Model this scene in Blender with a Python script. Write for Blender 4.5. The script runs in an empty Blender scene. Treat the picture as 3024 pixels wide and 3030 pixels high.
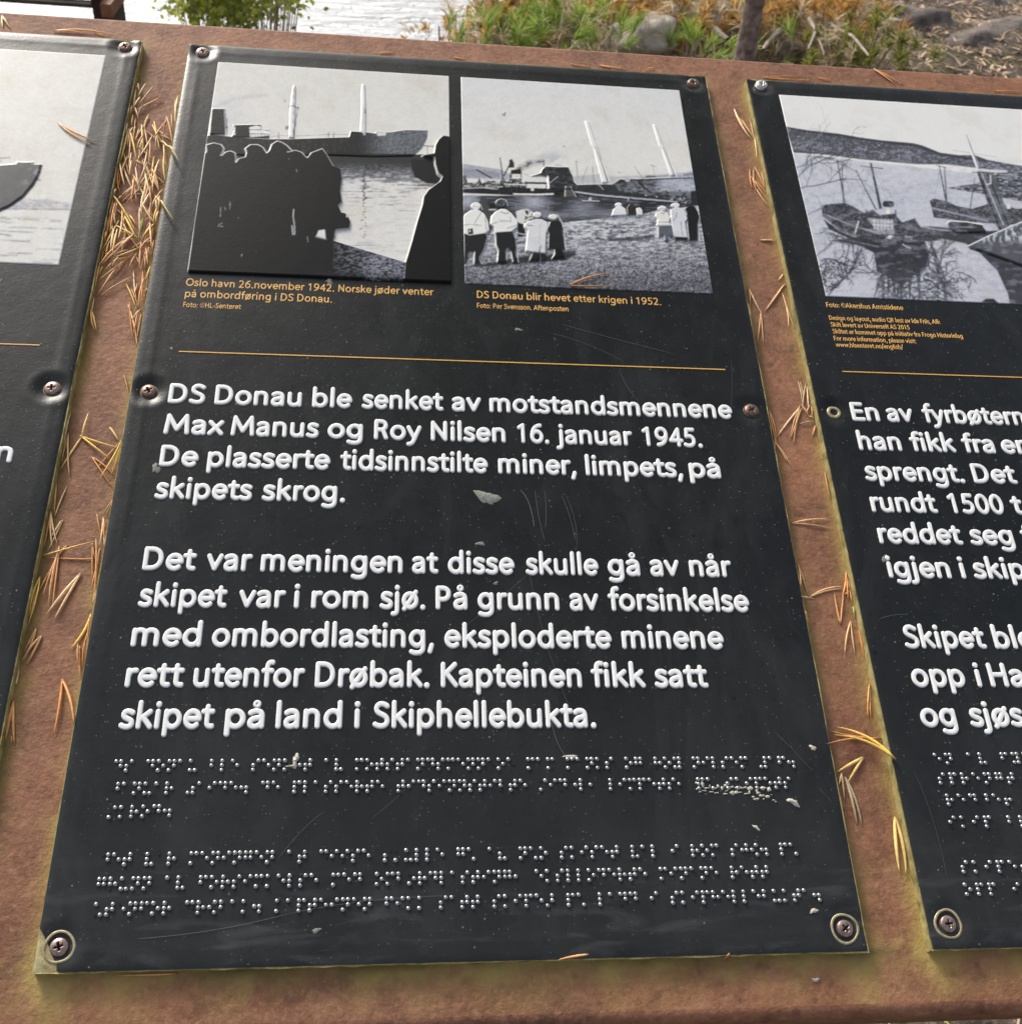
import bpy, math, random
import numpy as np
from mathutils import Matrix, Vector

# ------------------------------------------------------------------ camera, world, sun
sc = bpy.context.scene
COL = sc.collection
K = 1.36e-3                       # one plate unit in metres (set by the 2.5 mm braille pitch)
TILT = math.radians(20)
P = Matrix.Translation((0, 0, 0.95)) @ Matrix.Rotation(TILT, 4, 'X')      # plate frame: u right, v up-slope, w out of the plate
F_PX, CXP, CYP = 3147.0, 1512.0, 1515.0
RC = np.array([[0.9942337285485138, -0.03594342215926705, 0.10103149716796928],
               [0.018257419051566748, -0.8716586081323553, -0.48977335321385235],
               [0.10566910459588535, 0.4887937614907193, -0.8659761538643299]])
CP = np.array([-28.54195, -298.14686, 422.55567])                         # camera in plate units
M4 = Matrix(((RC[0][0], -RC[1][0], -RC[2][0], CP[0]*K), (RC[0][1], -RC[1][1], -RC[2][1], CP[1]*K),
             (RC[0][2], -RC[1][2], -RC[2][2], CP[2]*K), (0, 0, 0, 1)))
cam = bpy.data.cameras.new('camera')
camo = bpy.data.objects.new('camera', cam); COL.objects.link(camo)
camo.matrix_world = P @ M4
cam.sensor_width = 36.0; cam.lens = 36.0*F_PX/3024.0
cam.clip_start = 0.02; cam.clip_end = 5000
cam.dof.use_dof = True; cam.dof.focus_distance = 0.60; cam.dof.aperture_fstop = 30
sc.camera = camo

SUN_EL, SUN_AZ = math.radians(38), math.radians(-32)     # azimuth from straight ahead (+Y), negative = to the left
w = bpy.data.worlds.new("World"); sc.world = w; w.use_nodes = True
nt = w.node_tree
sky = nt.nodes.new('ShaderNodeTexSky'); sky.sky_type = 'NISHITA'; sky.sun_disc = False
sky.sun_elevation = SUN_EL; sky.sun_rotation = SUN_AZ
sky.air_density = 1.0; sky.dust_density = 6.0; sky.ozone_density = 1.0
bg = nt.nodes['Background']; bg.inputs['Strength'].default_value = 0.15
hs = nt.nodes.new('ShaderNodeHueSaturation'); hs.inputs['Saturation'].default_value = 0.5        # thin cloud whitens the sky
nt.links.new(sky.outputs[0], hs.inputs['Color']); nt.links.new(hs.outputs[0], bg.inputs[0])
sl = bpy.data.lights.new('sun', 'SUN'); sl.energy = 1.5; sl.angle = math.radians(12); sl.color = (1.0, 0.95, 0.86)
so = bpy.data.objects.new('sun', sl); COL.objects.link(so)
sd = Vector((math.sin(SUN_AZ)*math.cos(SUN_EL), math.cos(SUN_AZ)*math.cos(SUN_EL), math.sin(SUN_EL)))
so.rotation_euler = sd.to_track_quat('Z', 'Y').to_euler()
so.location = sd*20
vs = sc.view_settings
vs.view_transform = 'Standard'; vs.look = 'None'; vs.gamma = 1; vs.use_curve_mapping = False
vs.exposure = 0.45

rng = random.Random(7)
NR = np.random.RandomState(5)

# ------------------------------------------------------------------ helpers
def tag(o, label=None, cat=None, group=None, kind=None):
    if label: o['label'] = label
    if cat: o['category'] = cat
    if group: o['group'] = group
    if kind: o['kind'] = kind
    return o

def me_from(name, V, F, smooth=True):
    m = bpy.data.meshes.new(name)
    V = np.asarray(V, dtype=np.float32)
    if isinstance(F, np.ndarray):
        n, k = F.shape
        m.vertices.add(len(V)); m.vertices.foreach_set('co', V.ravel())
        m.loops.add(n*k); m.loops.foreach_set('vertex_index', F.astype(np.int32).ravel())
        m.polygons.add(n); m.polygons.foreach_set('loop_start', np.arange(0, n*k, k, dtype=np.int32))
        m.update(calc_edges=True); m.validate()
    else:
        m.from_pydata([tuple(map(float, v)) for v in V], [], [tuple(int(i) for i in f) for f in F])
    if smooth and len(m.polygons):
        m.polygons.foreach_set('use_smooth', np.ones(len(m.polygons), dtype=bool))
    m.update()
    return m

def link(name, data, mat=None, parent=None, loc=None):
    o = bpy.data.objects.new(name, data); COL.objects.link(o)
    if mat is not None and data is not None and len(data.materials) == 0: data.materials.append(mat)
    if parent is not None: o.parent = parent
    if loc is not None: o.location = loc
    return o

def empty(name, M):
    o = bpy.data.objects.new(name, None); COL.objects.link(o); o.matrix_world = M
    o.empty_display_size = 0.05
    return o

def ray_uv(x, y, wv=0.0):
    d = RC.T @ np.array([(x-CXP)/F_PX, (y-CYP)/F_PX, 1.0])
    t = (wv-CP[2])/d[2]
    p = CP+t*d
    return p[0], p[1]

def uv_to_px(U, V, W=0.0):
    p = np.stack([U-CP[0], V-CP[1], np.zeros_like(U)+W-CP[2]], -1) @ RC.T
    return p[..., 0]/p[..., 2]*F_PX+CXP, p[..., 1]/p[..., 2]*F_PX+CYP

PR = np.array(P.to_3x3()); PT = np.array(P.translation)
CW = PR @ (CP*K)+PT
def ray_dir(x, y):
    d = PR @ (RC.T @ np.array([(x-CXP)/F_PX, (y-CYP)/F_PX, 1.0]))
    return d/np.linalg.norm(d)
def at_depth(x, y, Y):                  # a photo pixel on the vertical plane Y metres ahead
    d = ray_dir(x, y); return Vector(CW+d*(Y-CW[1])/d[1])
def at_z(x, y, z):
    d = ray_dir(x, y); return Vector(CW+d*(z-CW[2])/d[2])

def grid_faces(nx, ny, keep=None):
    i = np.arange(nx-1)[None, :]; j = np.arange(ny-1)[:, None]
    a = (j*nx+i); f = np.stack([a, a+1, a+nx+1, a+nx], -1).reshape(-1, 4)
    if keep is not None: f = f[keep.reshape(-1)]
    return f
def compact(V, F, *attrs):
    used = np.unique(F); mp = -np.ones(len(V), int); mp[used] = np.arange(len(used))
    return (V[used], mp[F])+tuple(a[used] for a in attrs)

def hash2(ix, iy, s):
    h = (ix*374761393+iy*668265263+s*974634777) & 0x7fffffff
    h = ((h ^ (h >> 13))*1274126177) & 0x7fffffff
    return ((h ^ (h >> 16)) & 0xffff)/65535.0
def vnoise(x, y, s=0):
    x = np.asarray(x, float); y = np.asarray(y, float)
    ix = np.floor(x).astype(np.int64); iy = np.floor(y).astype(np.int64)
    fx = x-ix; fy = y-iy; fx = fx*fx*(3-2*fx); fy = fy*fy*(3-2*fy)
    a = hash2(ix, iy, s); b = hash2(ix+1, iy, s); c = hash2(ix, iy+1, s); d = hash2(ix+1, iy+1, s)
    return (a*(1-fx)+b*fx)*(1-fy)+(c*(1-fx)+d*fx)*fy
def fbm(x, y, s=0, o=4):
    r = 0; a = 0.5; t = 0
    for k in range(o):
        r = r+a*vnoise(x*2**k+k*17.3, y*2**k+k*9.1, s+k); t += a; a *= 0.5
    return r/t
def sstep(a, b, x):
    t = np.clip((x-a)/(b-a), 0, 1); return t*t*(3-2*t)
def in_poly(X, Y, pts):
    r = np.zeros(X.shape, bool); n = len(pts)
    for i in range(n):
        x0, y0 = pts[i]; x1, y1 = pts[(i+1) % n]
        if y0 == y1: continue
        c = (y0 > Y) != (y1 > Y)
        r ^= c & (X < (x1-x0)*(Y-y0)/(y1-y0)+x0)
    return r
def d_line(X, Y, pts):
    d = np.full(X.shape, 1e9)
    for (x0, y0), (x1, y1) in zip(pts[:-1], pts[1:]):
        dx, dy = x1-x0, y1-y0; L = dx*dx+dy*dy+1e-12
        t = np.clip(((X-x0)*dx+(Y-y0)*dy)/L, 0, 1)
        d = np.minimum(d, np.hypot(X-x0-t*dx, Y-y0-t*dy))
    return d
def lin(c):
    c = np.asarray(c, float)/255.0
    return np.where(c <= 0.04045, c/12.92, ((c+0.055)/1.055)**2.4)

# ------------------------------------------------------------------ materials
def new_mat(name, base=(0.5, 0.5, 0.5), rough=0.5, metal=0.0, spec=0.5):
    m = bpy.data.materials.new(name); m.use_nodes = True
    b = m.node_tree.nodes['Principled BSDF']
    b.inputs['Base Color'].default_value = (*base, 1); b.inputs['Roughness'].default_value = rough
    b.inputs['Metallic'].default_value = metal; b.inputs['Specular IOR Level'].default_value = spec
    return m, m.node_tree, b
def N(nt, t, **kw):
    n = nt.nodes.new(t)
    for k, v in kw.items():
        if k in n.inputs: n.inputs[k].default_value = v
        else: setattr(n, k, v)
    return n
def ramp(nt, fac, stops):
    r = nt.nodes.new('ShaderNodeValToRGB'); e = r.color_ramp.elements
    while len(e) < len(stops): e.new(0.5)
    for el, (p, c) in zip(e, stops):
        el.position = p; el.color = (*c, 1) if len(c) == 3 else c
    nt.links.new(fac, r.inputs[0]); return r.outputs[0]
def mix(nt, fac, a, b, mode='MIX'):
    m = nt.nodes.new('ShaderNodeMix'); m.data_type = 'RGBA'; m.blend_type = mode
    for s, v in ((m.inputs[0], fac), (m.inputs[6], a), (m.inputs[7], b)):
        if hasattr(v, 'is_linked') or hasattr(v, 'links'): nt.links.new(v, s)
        elif isinstance(v, (int, float)): s.default_value = v
        else: s.default_value = (*v, 1)
    return m.outputs[2]
def noise(nt, scale, detail=4, rough=0.6, vec=None, dist=0.0):
    n = N(nt, 'ShaderNodeTexNoise'); n.inputs['Scale'].default_value = scale
    n.inputs['Detail'].default_value = detail; n.inputs['Roughness'].default_value = rough
    n.inputs['Distortion'].default_value = dist
    if vec is not None: nt.links.new(vec, n.inputs['Vector'])
    return n.outputs[0]
def coord(nt, scale=None):
    t = nt.nodes.new('ShaderNodeTexCoord'); o = t.outputs['Object']
    if scale:
        mp = nt.nodes.new('ShaderNodeMapping'); mp.inputs['Scale'].default_value = scale
        nt.links.new(o, mp.inputs[0]); o = mp.outputs[0]
    return o
def bump(nt, b, h, strength, dist):
    n = nt.nodes.new('ShaderNodeBump'); n.inputs['Strength'].default_value = strength
    n.inputs['Distance'].default_value = dist
    nt.links.new(h, n.inputs['Height']); nt.links.new(n.outputs[0], b.inputs['Normal'])
    return n
def voro(nt, scale, vec, rnd=1.0, feat='F1'):
    v = N(nt, 'ShaderNodeTexVoronoi'); v.feature = feat
    v.inputs['Scale'].default_value = scale; v.inputs['Randomness'].default_value = rnd
    nt.links.new(vec, v.inputs['Vector']); return v
def mathn(nt, op, a, b=None):
    m = nt.nodes.new('ShaderNodeMath'); m.operation = op
    for i, v in enumerate((a, b)):
        if v is None: continue
        if isinstance(v, (int, float)): m.inputs[i].default_value = v
        else: nt.links.new(v, m.inputs[i])
    return m.outputs[0]

MAT = {}
def board_mat():
    m, nt, b = new_mat('black_laminate', (0.016, 0.020, 0.023), 0.33)
    v = coord(nt)
    n1 = noise(nt, 9, 5, 0.65, v)
    base = ramp(nt, noise(nt, 38, 6, 0.75, v), [(0.3, (0.0045, 0.0058, 0.0060)), (0.7, (0.0125, 0.0142, 0.0143))])
    # dust specks and dark pits of random size
    vo = voro(nt, 210, v); sp = voro(nt, 210, v)
    sel = ramp(nt, sp.outputs['Color'], [(0.80, (0, 0, 0)), (0.84, (1, 1, 1))])
    dots = mathn(nt, 'MULTIPLY', mathn(nt, 'LESS_THAN', vo.outputs['Distance'], 0.10), sel)
    c1 = mix(nt, dots, base, (0.24, 0.235, 0.2))
    vo2 = voro(nt, 520, v)
    sel2 = ramp(nt, vo2.outputs['Color'], [(0.72, (0, 0, 0)), (0.78, (1, 1, 1))])
    dots2 = mathn(nt, 'MULTIPLY', mathn(nt, 'LESS_THAN', vo2.outputs['Distance'], 0.16), sel2)
    c2 = mix(nt, mathn(nt, 'MULTIPLY', dots2, 0.75), c1, (0.22, 0.22, 0.2))
    vo3 = voro(nt, 75, coord(nt, (1, 1, 1)))
    sel3 = ramp(nt, vo3.outputs['Color'], [(0.76, (0, 0, 0)), (0.80, (1, 1, 1))])
    pit = mathn(nt, 'MULTIPLY', mathn(nt, 'LESS_THAN', vo3.outputs['Distance'], 0.105), sel3)
    c3 = mix(nt, pit, c2, (0.002, 0.002, 0.003))
    # faint greasy wipes: dusty film
    w1 = noise(nt, 14, 6, 0.7, coord(nt, (1, 0.35, 1)), 1.5)
    film = ramp(nt, w1, [(0.50, (0, 0, 0)), (0.80, (1, 1, 1))])
    c4 = mix(nt, mathn(nt, 'MULTIPLY', film, 0.13), c3, (0.12, 0.125, 0.13))
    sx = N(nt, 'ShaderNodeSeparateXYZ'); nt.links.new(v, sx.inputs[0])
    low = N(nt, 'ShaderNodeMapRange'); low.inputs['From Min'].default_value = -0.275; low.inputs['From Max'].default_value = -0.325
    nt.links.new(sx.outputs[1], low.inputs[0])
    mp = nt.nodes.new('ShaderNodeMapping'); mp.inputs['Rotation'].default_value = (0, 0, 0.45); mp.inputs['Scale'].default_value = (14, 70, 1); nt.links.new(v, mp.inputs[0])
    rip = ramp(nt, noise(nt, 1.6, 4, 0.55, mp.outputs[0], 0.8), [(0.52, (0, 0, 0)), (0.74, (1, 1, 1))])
    c4 = mix(nt, mathn(nt, 'MULTIPLY', mathn(nt, 'MULTIPLY', low.outputs[0], rip), 0.30), c4, (0.16, 0.165, 0.175))  # pale streaks painted in for the rippled reflection near the lower edge
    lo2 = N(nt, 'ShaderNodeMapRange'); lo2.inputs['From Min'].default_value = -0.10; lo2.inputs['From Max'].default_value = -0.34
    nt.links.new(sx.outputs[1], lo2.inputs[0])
    c4 = mix(nt, mathn(nt, 'MULTIPLY', lo2.outputs[0], mathn(nt, 'MULTIPLY', n1, 0.65)), c4, (0.050, 0.053, 0.053))  # painted reflection: base colour lightened towards the lower edge
    nt.links.new(c4, b.inputs['Base Color'])
    r = mathn(nt, 'ADD', mathn(nt, 'MULTIPLY', n1, 0.14), 0.20)
    r = mathn(nt, 'ADD', r, mathn(nt, 'MULTIPLY', film, 0.06))
    nt.links.new(r, b.inputs['Roughness'])
    h = mathn(nt, 'ADD', noise(nt, 480, 4, 0.7, v), mathn(nt, 'MULTIPLY', noise(nt, 110, 3, 0.55, v), 1.3))
    bump(nt, b, h, 0.24, 0.0004)
    b.inputs['Specular IOR Level'].default_value = 0.30
    return m
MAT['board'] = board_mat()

def print_mat(name='photo_print_ink', rough=0.28):
    m, nt, b = new_mat(name, rough=rough, spec=0.18)
    a = N(nt, 'ShaderNodeAttribute'); a.attribute_name = 'print'
    v = coord(nt)
    st = noise(nt, 22, 5, 0.65, v)
    c = mix(nt, mathn(nt, 'MULTIPLY', ramp(nt, st, [(0.52, (0, 0, 0)), (0.75, (1, 1, 1))]), 0.35), a.outputs['Color'], (0.72, 0.62, 0.48), 'MULTIPLY')
    vo = voro(nt, 130, v); sel = ramp(nt, vo.outputs['Color'], [(0.84, (0, 0, 0)), (0.9, (1, 1, 1))])
    d = mathn(nt, 'MULTIPLY', mathn(nt, 'LESS_THAN', vo.outputs['Distance'], 0.11), sel)
    c = mix(nt, mathn(nt, 'MULTIPLY', d, 0.55), c, (0.16, 0.13, 0.10))
    c = mix(nt, 1.0, c, (0.85, 0.85, 0.84), 'MULTIPLY')
    nt.links.new(c, b.inputs['Base Color'])
    h = mathn(nt, 'ADD', noise(nt, 420, 3, 0.6, v), mathn(nt, 'MULTIPLY', noise(nt, 60, 2, 0.5, v), 1.2))
    bump(nt, b, h, 0.2, 0.0003)
    return m
MAT['print'] = print_mat()

def white_letter():
    m, nt, b = new_mat('white_letter_plastic', (0.8, 0.8, 0.79), 0.32)
    a = N(nt, 'ShaderNodeAttribute'); a.attribute_name = 'edge'
    v = coord(nt)
    c = mix(nt, mathn(nt, 'MULTIPLY', a.outputs['Fac'], 0.8), (0.80, 0.80, 0.785), (0.07, 0.07, 0.06))
    nt.links.new(c, b.inputs['Base Color'])
    return m
MAT['white'] = white_letter()
MAT['gold'] = new_mat('gold_print', (0.74, 0.40, 0.09), 0.38)[0]
MAT['bead'] = new_mat('braille_bead', (0.42, 0.42, 0.42), 0.28, 0.85)[0]
MAT['hole'] = new_mat('dark_hole', (0.004, 0.003, 0.003), 0.8)[0]

def rust_mat():
    m, nt, b = new_mat('weathering_steel', rough=0.72)
    v = coord(nt)
    big = noise(nt, 7, 7, 0.7, v); mid = noise(nt, 45, 6, 0.72, v); fine = noise(nt, 260, 4, 0.7, v)
    c1 = ramp(nt, mid, [(0.28, (0.15, 0.055, 0.027)), (0.5, (0.25, 0.108, 0.056)), (0.72, (0.34, 0.163, 0.090))])
    c2 = ramp(nt, big, [(0.32, (0.72, 0.70, 0.74)), (0.7, (1.2, 1.12, 1.0))])
    c = mix(nt, 1.0, c1, c2, 'MULTIPLY')
    vo = voro(nt, 150, v); sel = ramp(nt, vo.outputs['Color'], [(0.60, (0, 0, 0)), (0.75, (1, 1, 1))])
    spot = mathn(nt, 'MULTIPLY', ramp(nt, vo.outputs['Distance'], [(0.10, (1, 1, 1)), (0.34, (0, 0, 0))]), sel)
    c = mix(nt, mathn(nt, 'MULTIPLY', spot, 0.6), c, (0.10, 0.032, 0.016))
    c = mix(nt, mathn(nt, 'MULTIPLY', ramp(nt, fine, [(0.48, (0, 0, 0)), (0.72, (1, 1, 1))]), 0.5), c, (0.44, 0.235, 0.135))
    c = mix(nt, ramp(nt, noise(nt, 16, 6, 0.75, v, 0.6), [(0.50, (0, 0, 0)), (0.68, (0.45,)*3)]), c, (0.125, 0.048, 0.024))
    c = mix(nt, ramp(nt, noise(nt, 90, 3, 0.6, coord(nt, (1, 1.1, 1))), [(0.60, (0, 0, 0)), (0.70, (0.55,)*3)]), c, (0.085, 0.032, 0.018))
    al = N(nt, 'ShaderNodeAttribute'); al.attribute_name = 'algae'
    br = N(nt, 'ShaderNodeAttribute'); br.attribute_name = 'edge_dark'
    fac = mathn(nt, 'MULTIPLY', al.outputs['Fac'], ramp(nt, noise(nt, 60, 5, 0.7, v), [(0.2, (0.45,)*3), (0.6, (1,)*3)]))
    c = mix(nt, fac, c, (0.42, 0.31, 0.085))
    c = mix(nt, br.outputs['Fac'], c, (0.085, 0.062, 0.012))
    nt.links.new(c, b.inputs['Base Color'])
    h = mathn(nt, 'ADD', mathn(nt, 'MULTIPLY', noise(nt, 330, 4, 0.65, v), 1.0), mathn(nt, 'MULTIPLY', mid, 0.8))
    bump(nt, b, h, 0.6, 0.0012)
    return m
MAT['rust'] = rust_mat()

def edge_mat():
    m, nt, b = new_mat('laminate_edge', rough=0.7)
    v = coord(nt)
    n = noise(nt, 130, 5, 0.7, v)
    w_ = N(nt, 'ShaderNodeSeparateXYZ'); nt.links.new(v, w_.inputs[0])
    lay = N(nt, 'ShaderNodeTexWave'); lay.bands_direction = 'Z'; lay.inputs['Scale'].default_value = 260
    lay.inputs['Distortion'].default_value = 1.5; nt.links.new(v, lay.inputs['Vector'])
    c = ramp(nt, n, [(0.3, (0.12, 0.10, 0.03)), (0.5, (0.42, 0.34, 0.12)), (0.75, (0.66, 0.58, 0.30))])
    c = mix(nt, mathn(nt, 'MULTIPLY', lay.outputs[0], 0.55), c, (0.09, 0.10, 0.06))
    nt.links.new(c, b.inputs['Base Color'])
    return m
MAT['edge'] = edge_mat()

def noisy(name, c0, c1, scale, rough=0.7, bumpd=0.0, bs=None, metal=0.0, tr=0.0):
    m, nt, b = new_mat(name, rough=rough, metal=metal)
    v = coord(nt); n = noise(nt, scale, 6, 0.65, v)
    nt.links.new(ramp(nt, n, [(0.3, c0), (0.7, c1)]), b.inputs['Base Color'])
    if bumpd: bump(nt, b, noise(nt, bs or scale*3, 5, 0.65, v), 0.8, bumpd)
    return m
MAT['core'] = noisy('exposed_core', (0.24, 0.19, 0.075), (0.50, 0.43, 0.23), 160, 0.8, 0.0006)
MAT['screw'] = noisy('brown_screw_metal', (0.12, 0.075, 0.06), (0.27, 0.18, 0.145), 300, 0.38, metal=0.75)
MAT['screw_bright'] = noisy('bright_screw_metal', (0.5, 0.48, 0.45), (0.7, 0.69, 0.66), 300, 0.3, metal=0.9)
MAT['washer'] = noisy('dirty_ring', (0.20, 0.15, 0.06), (0.55, 0.48, 0.30), 220, 0.45, metal=0.3)
MAT['dropping'] = noisy('dried_deposit', (0.42, 0.38, 0.28), (0.66, 0.64, 0.56), 300, 0.85, 0.0006)
MAT['grime'] = noisy('grey_deposit', (0.13, 0.14, 0.12), (0.30, 0.30, 0.26), 300, 0.85, 0.0005)
MAT['scratch'] = new_mat('scratched_film', (0.085, 0.09, 0.09), 0.55)[0]
MAT['scuff'] = new_mat('pale_scuff', (0.16, 0.165, 0.165), 0.6)[0]
def needle_mat():
    m, nt, b = new_mat('dry_needle', rough=0.42)
    a = N(nt, 'ShaderNodeAttribute'); a.attribute_name = 'tint'
    v = coord(nt); n = noise(nt, 400, 3, 0.6, v)
    c = mix(nt, 1.0, a.outputs['Color'], ramp(nt, n, [(0.3, (1.1, 1.07, 1.0)), (0.7, (1.65, 1.6, 1.5))]), 'MULTIPLY')
    nt.links.new(c, b.inputs['Base Color']); return m
MAT['needle'] = needle_mat()

# ------------------------------------------------------------------ steel plate
PAN = dict(left=(-334.9, 0.0), mid=(0.0, 0.0), right=(333.9, 0.0))
PW, PH, TH = 153.8, 250.0, 5.2
def steel_table():
    root = empty('steel_table', P)
    tag(root, 'sloping brown weathering-steel table top carrying three black text panels', 'steel table')
    u = np.arange(-760, 761, 4.0); v = np.concatenate([np.arange(-268, 272, 3.0), [272.0]])
    U, V = np.meshgrid(u, v)
    def rectd(cx):
        return np.hypot(np.maximum(np.abs(U-cx)-PW, 0), np.maximum(np.abs(V)-PH, 0))
    d = np.minimum(np.minimum(rectd(PAN['left'][0]), rectd(0)), rectd(PAN['right'][0]))
    nz = fbm(U*0.05, V*0.05, 3); nz2 = fbm(U*0.16, V*0.16, 9); run = fbm(U*0.11, V*0.015, 21)
    al = np.exp(-d/(0.8+4.2*nz2))*0.95*(0.30+1.0*sstep(0.3, 0.7, nz))
    below = V < -PH+6
    al = al+np.where(below, sstep(0.30, 0.75, run*.5+nz2*.5)*np.exp(-(-PH-V)/8.5)*1.0, 0)
    for cu, s, k in ((-149, 7, .95), (152, 7, .9), (182, 5, .7), (-122, 9, .5), (60, 14, .2)):      # ochre streaks running off the panel corners
        al = al+np.where(V < -PH+10, k*np.exp(-((U-cu-1.5*np.sin(V*.4))/s)**2)*np.exp(-np.maximum(-PH-V, 0)/18), 0)
    al = np.clip(al, 0, 0.92)
    inb = np.maximum(np.abs(np.abs(U)-0)-PW, 0)
    edge_dark = np.where((V < -PH+1), np.exp(-np.abs(-PH-V)/3.0)*sstep(0.35, 0.6, nz), 0)*0.8
    cu_r = [(c[0]+PW) for c in PAN.values()]
    for c in cu_r:                                                                                # dark green line along each panel's right flank
        edge_dark = np.maximum(edge_dark, np.where((U > c-2) & (np.abs(V) < PH), np.exp(-(U-c)/2.2)*sstep(0.35, 0.62, fbm(U*0.02, V*0.035, 31)), 0)*0.85)
    V3 = np.stack([U, V, np.full_like(U, -TH)], -1).reshape(-1, 3)*K
    m = me_from('steel_sheet', V3, grid_faces(len(u), len(v)))
    for nm, arr in (('algae', al), ('edge_dark', edge_dark)):
        a = m.attributes.new(nm, 'FLOAT', 'POINT'); a.data.foreach_set('value', arr.ravel().astype(np.float32))
    link('top_sheet', m, MAT['rust'], root)
    # rounded front and back folds with a flange under each
    def fold(sgn, v0, name, r):
        prof = [(v0, -TH)]
        for k in range(1, 9):
            a = math.radians(90*k/8); prof.append((v0+sgn*r*math.sin(a), -TH-r+r*math.cos(a)))
        prof += [(v0+sgn*r, -TH-34), (v0+sgn*(r-3), -TH-34), (v0+sgn*(r-3), -TH-r), (v0, -TH-3.2)]
        us = np.arange(-760, 761, 40.0)
        VV = [(x*K, a*K, b_*K) for x in us for a, b_ in prof]
        n = len(prof); F = []
        for i in range(len(us)-1):
            for j in range(n-1): F.append((i*n+j, i*n+j+1, (i+1)*n+j+1, (i+1)*n+j) if sgn > 0 else (i*n+j, (i+1)*n+j, (i+1)*n+j+1, i*n+j+1))
        return link(name, me_from(name, VV, F), MAT['rust'], root)
    fold(-1, -268, 'front_fold', 5.0)
    fold(1, 272, 'rear_fold', 3.0)
    us = [-760, 760]
    link('underside', me_from('underside', [(-760*K, -266*K, -8.6*K), (760*K, -266*K, -8.6*K), (760*K, 270*K, -8.6*K), (-760*K, 270*K, -8.6*K)], [(0, 3, 2, 1)], False), MAT['rust'], root)
    for x in (-640, 640):
        for v_ in (-150, 170):
            p = P @ Vector((x*K, v_*K, -9*K)); h = p.z
            q = P.inverted()
            V_ = []
            for zz in (p.z-0.02, -0.4):
                for dx, dy in ((-.03, -.03), (.03, -.03), (.03, .03), (-.03, .03)):
                    V_.append(q @ Vector((p.x+dx, p.y+dy, zz)))
            link('leg', me_from('leg', V_, [(0, 1, 5, 4), (1, 2, 6, 5), (2, 3, 7, 6), (3, 0, 4, 7), (4, 5, 6, 7)], False), MAT['rust'], root)
    return root
steel_table()

# ------------------------------------------------------------------ panels: boards with pulled-in screw holes
SCREWS = dict(
    mid=[(-145.8, 243.7, 0), (145.8, 243.4, 1), (-145.8, 2.4, 2), (145.8, 1.5, 3), (-146.2, -241.6, 4), (146.4, -241.7, 5)],
    left=[(-189.5+334.9, 244.0, 6), (-189.5+334.9, 2.4, 7), (-189.5+334.9, -241.7, 8)],
    right=[(188.6-333.9, 244.6, 9), (188.7-333.9, 1.9, 10), (188.6-333.9, -240.9, 11)])
def board_height(U, V, screws):
    H = np.zeros_like(U)
    ed = np.minimum(PW-np.abs(U), PH-np.abs(V))
    H -= 0.55*np.exp(-np.maximum(ed, 0)/1.5)
    H += 0.10*np.exp(-((ed-6.8)/1.9)**2)*(0.3+1.2*vnoise(U*0.03, V*0.03, 3))
    H += 0.16*(fbm(U*0.045, V*0.045, 12)-0.5)
    for (a, b, k) in screws:
        d = np.hypot(U-a, V-b)
        H -= 1.9*np.exp(-(d/5.8)**2)
        H += 0.17*np.exp(-((d-9.6)/2.6)**2)
    return H
def build_panel(key, label):
    cx, cy = PAN[key]
    root = empty('text_panel', P @ Matrix.Translation((cx*K, cy*K, 0)))
    tag(root, label, 'information panel', 'black tactile information panels screwed to the steel table')
    scr = SCREWS[key]
    def axis(h, extra):
        a = np.arange(-h, h+0.01, 2.0)
        a = np.concatenate([a, [-h+0.5, -h+1.0, h-0.5, h-1.0, h]])
        for e in extra: a = np.concatenate([a, np.arange(e-12, e+12, 0.8)])
        a = np.unique(np.round(a, 2)); a = a[(a >= -h) & (a <= h)]
        return a[np.concatenate([[True], np.diff(a) > 0.15])]
    u = axis(PW, sorted(set(round(s[0]) for s in scr))); v = axis(PH, sorted(set(round(s[1]) for s in scr)))
    u[0], u[-1], v[0], v[-1] = -PW, PW, -PH, PH
    U, V = np.meshgrid(u, v); H = board_height(U, V, scr)
    F = grid_faces(len(u), len(v))
    if key == 'mid':          # chipped lower left corner of the black facing
        cxx = (U[:-1, :-1]+U[1:, 1:])/2; cyy = (V[:-1, :-1]+V[1:, 1:])/2
        jag = 1.3*(vnoise(cxx*0.9, cyy*0.9, 4)-0.5)
        gone = ((cxx+PW)/8.6+(cyy+PH)/15.5 < 1+jag*0.12) & (cyy < -PH+15)
        F = F[~gone.reshape(-1)]
    Vt, F = compact(np.stack([U, V, H], -1).reshape(-1, 3)*K, F)
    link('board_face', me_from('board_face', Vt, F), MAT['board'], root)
    # laminated core with slightly ragged edge
    n = 60; pts = []
    for s in range(4):
        for k in range(n):
            t = k/n
            x, y = [(-PW+2*PW*t, -PH), (PW, -PH+2*PH*t), (PW-2*PW*t, PH), (-PW, PH-2*PH*t)][s]
            o = 0.20+0.50*rng.random()
            pts.append((x+math.copysign(o, x), y+math.copysign(o, y)))
    m_ = len(pts); VV = []; FF = []
    for zz, inset in ((-1.4, -2.2), (-0.82, 0.0), (-1.4, -0.3), (-TH-0.05, -0.1)):
        for (x, y) in pts: VV.append(((x+inset*(1 if x > 0 else -1))*K, (y+inset*(1 if y > 0 else -1))*K, zz*K))
    for r in range(3):
        for k in range(m_): FF.append((r*m_+k, (r+1)*m_+k, (r+1)*m_+(k+1) % m_, r*m_+(k+1) % m_))
    link('core_edge', me_from('core_edge', VV, FF, False), MAT['edge'], root)
    return root
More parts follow.
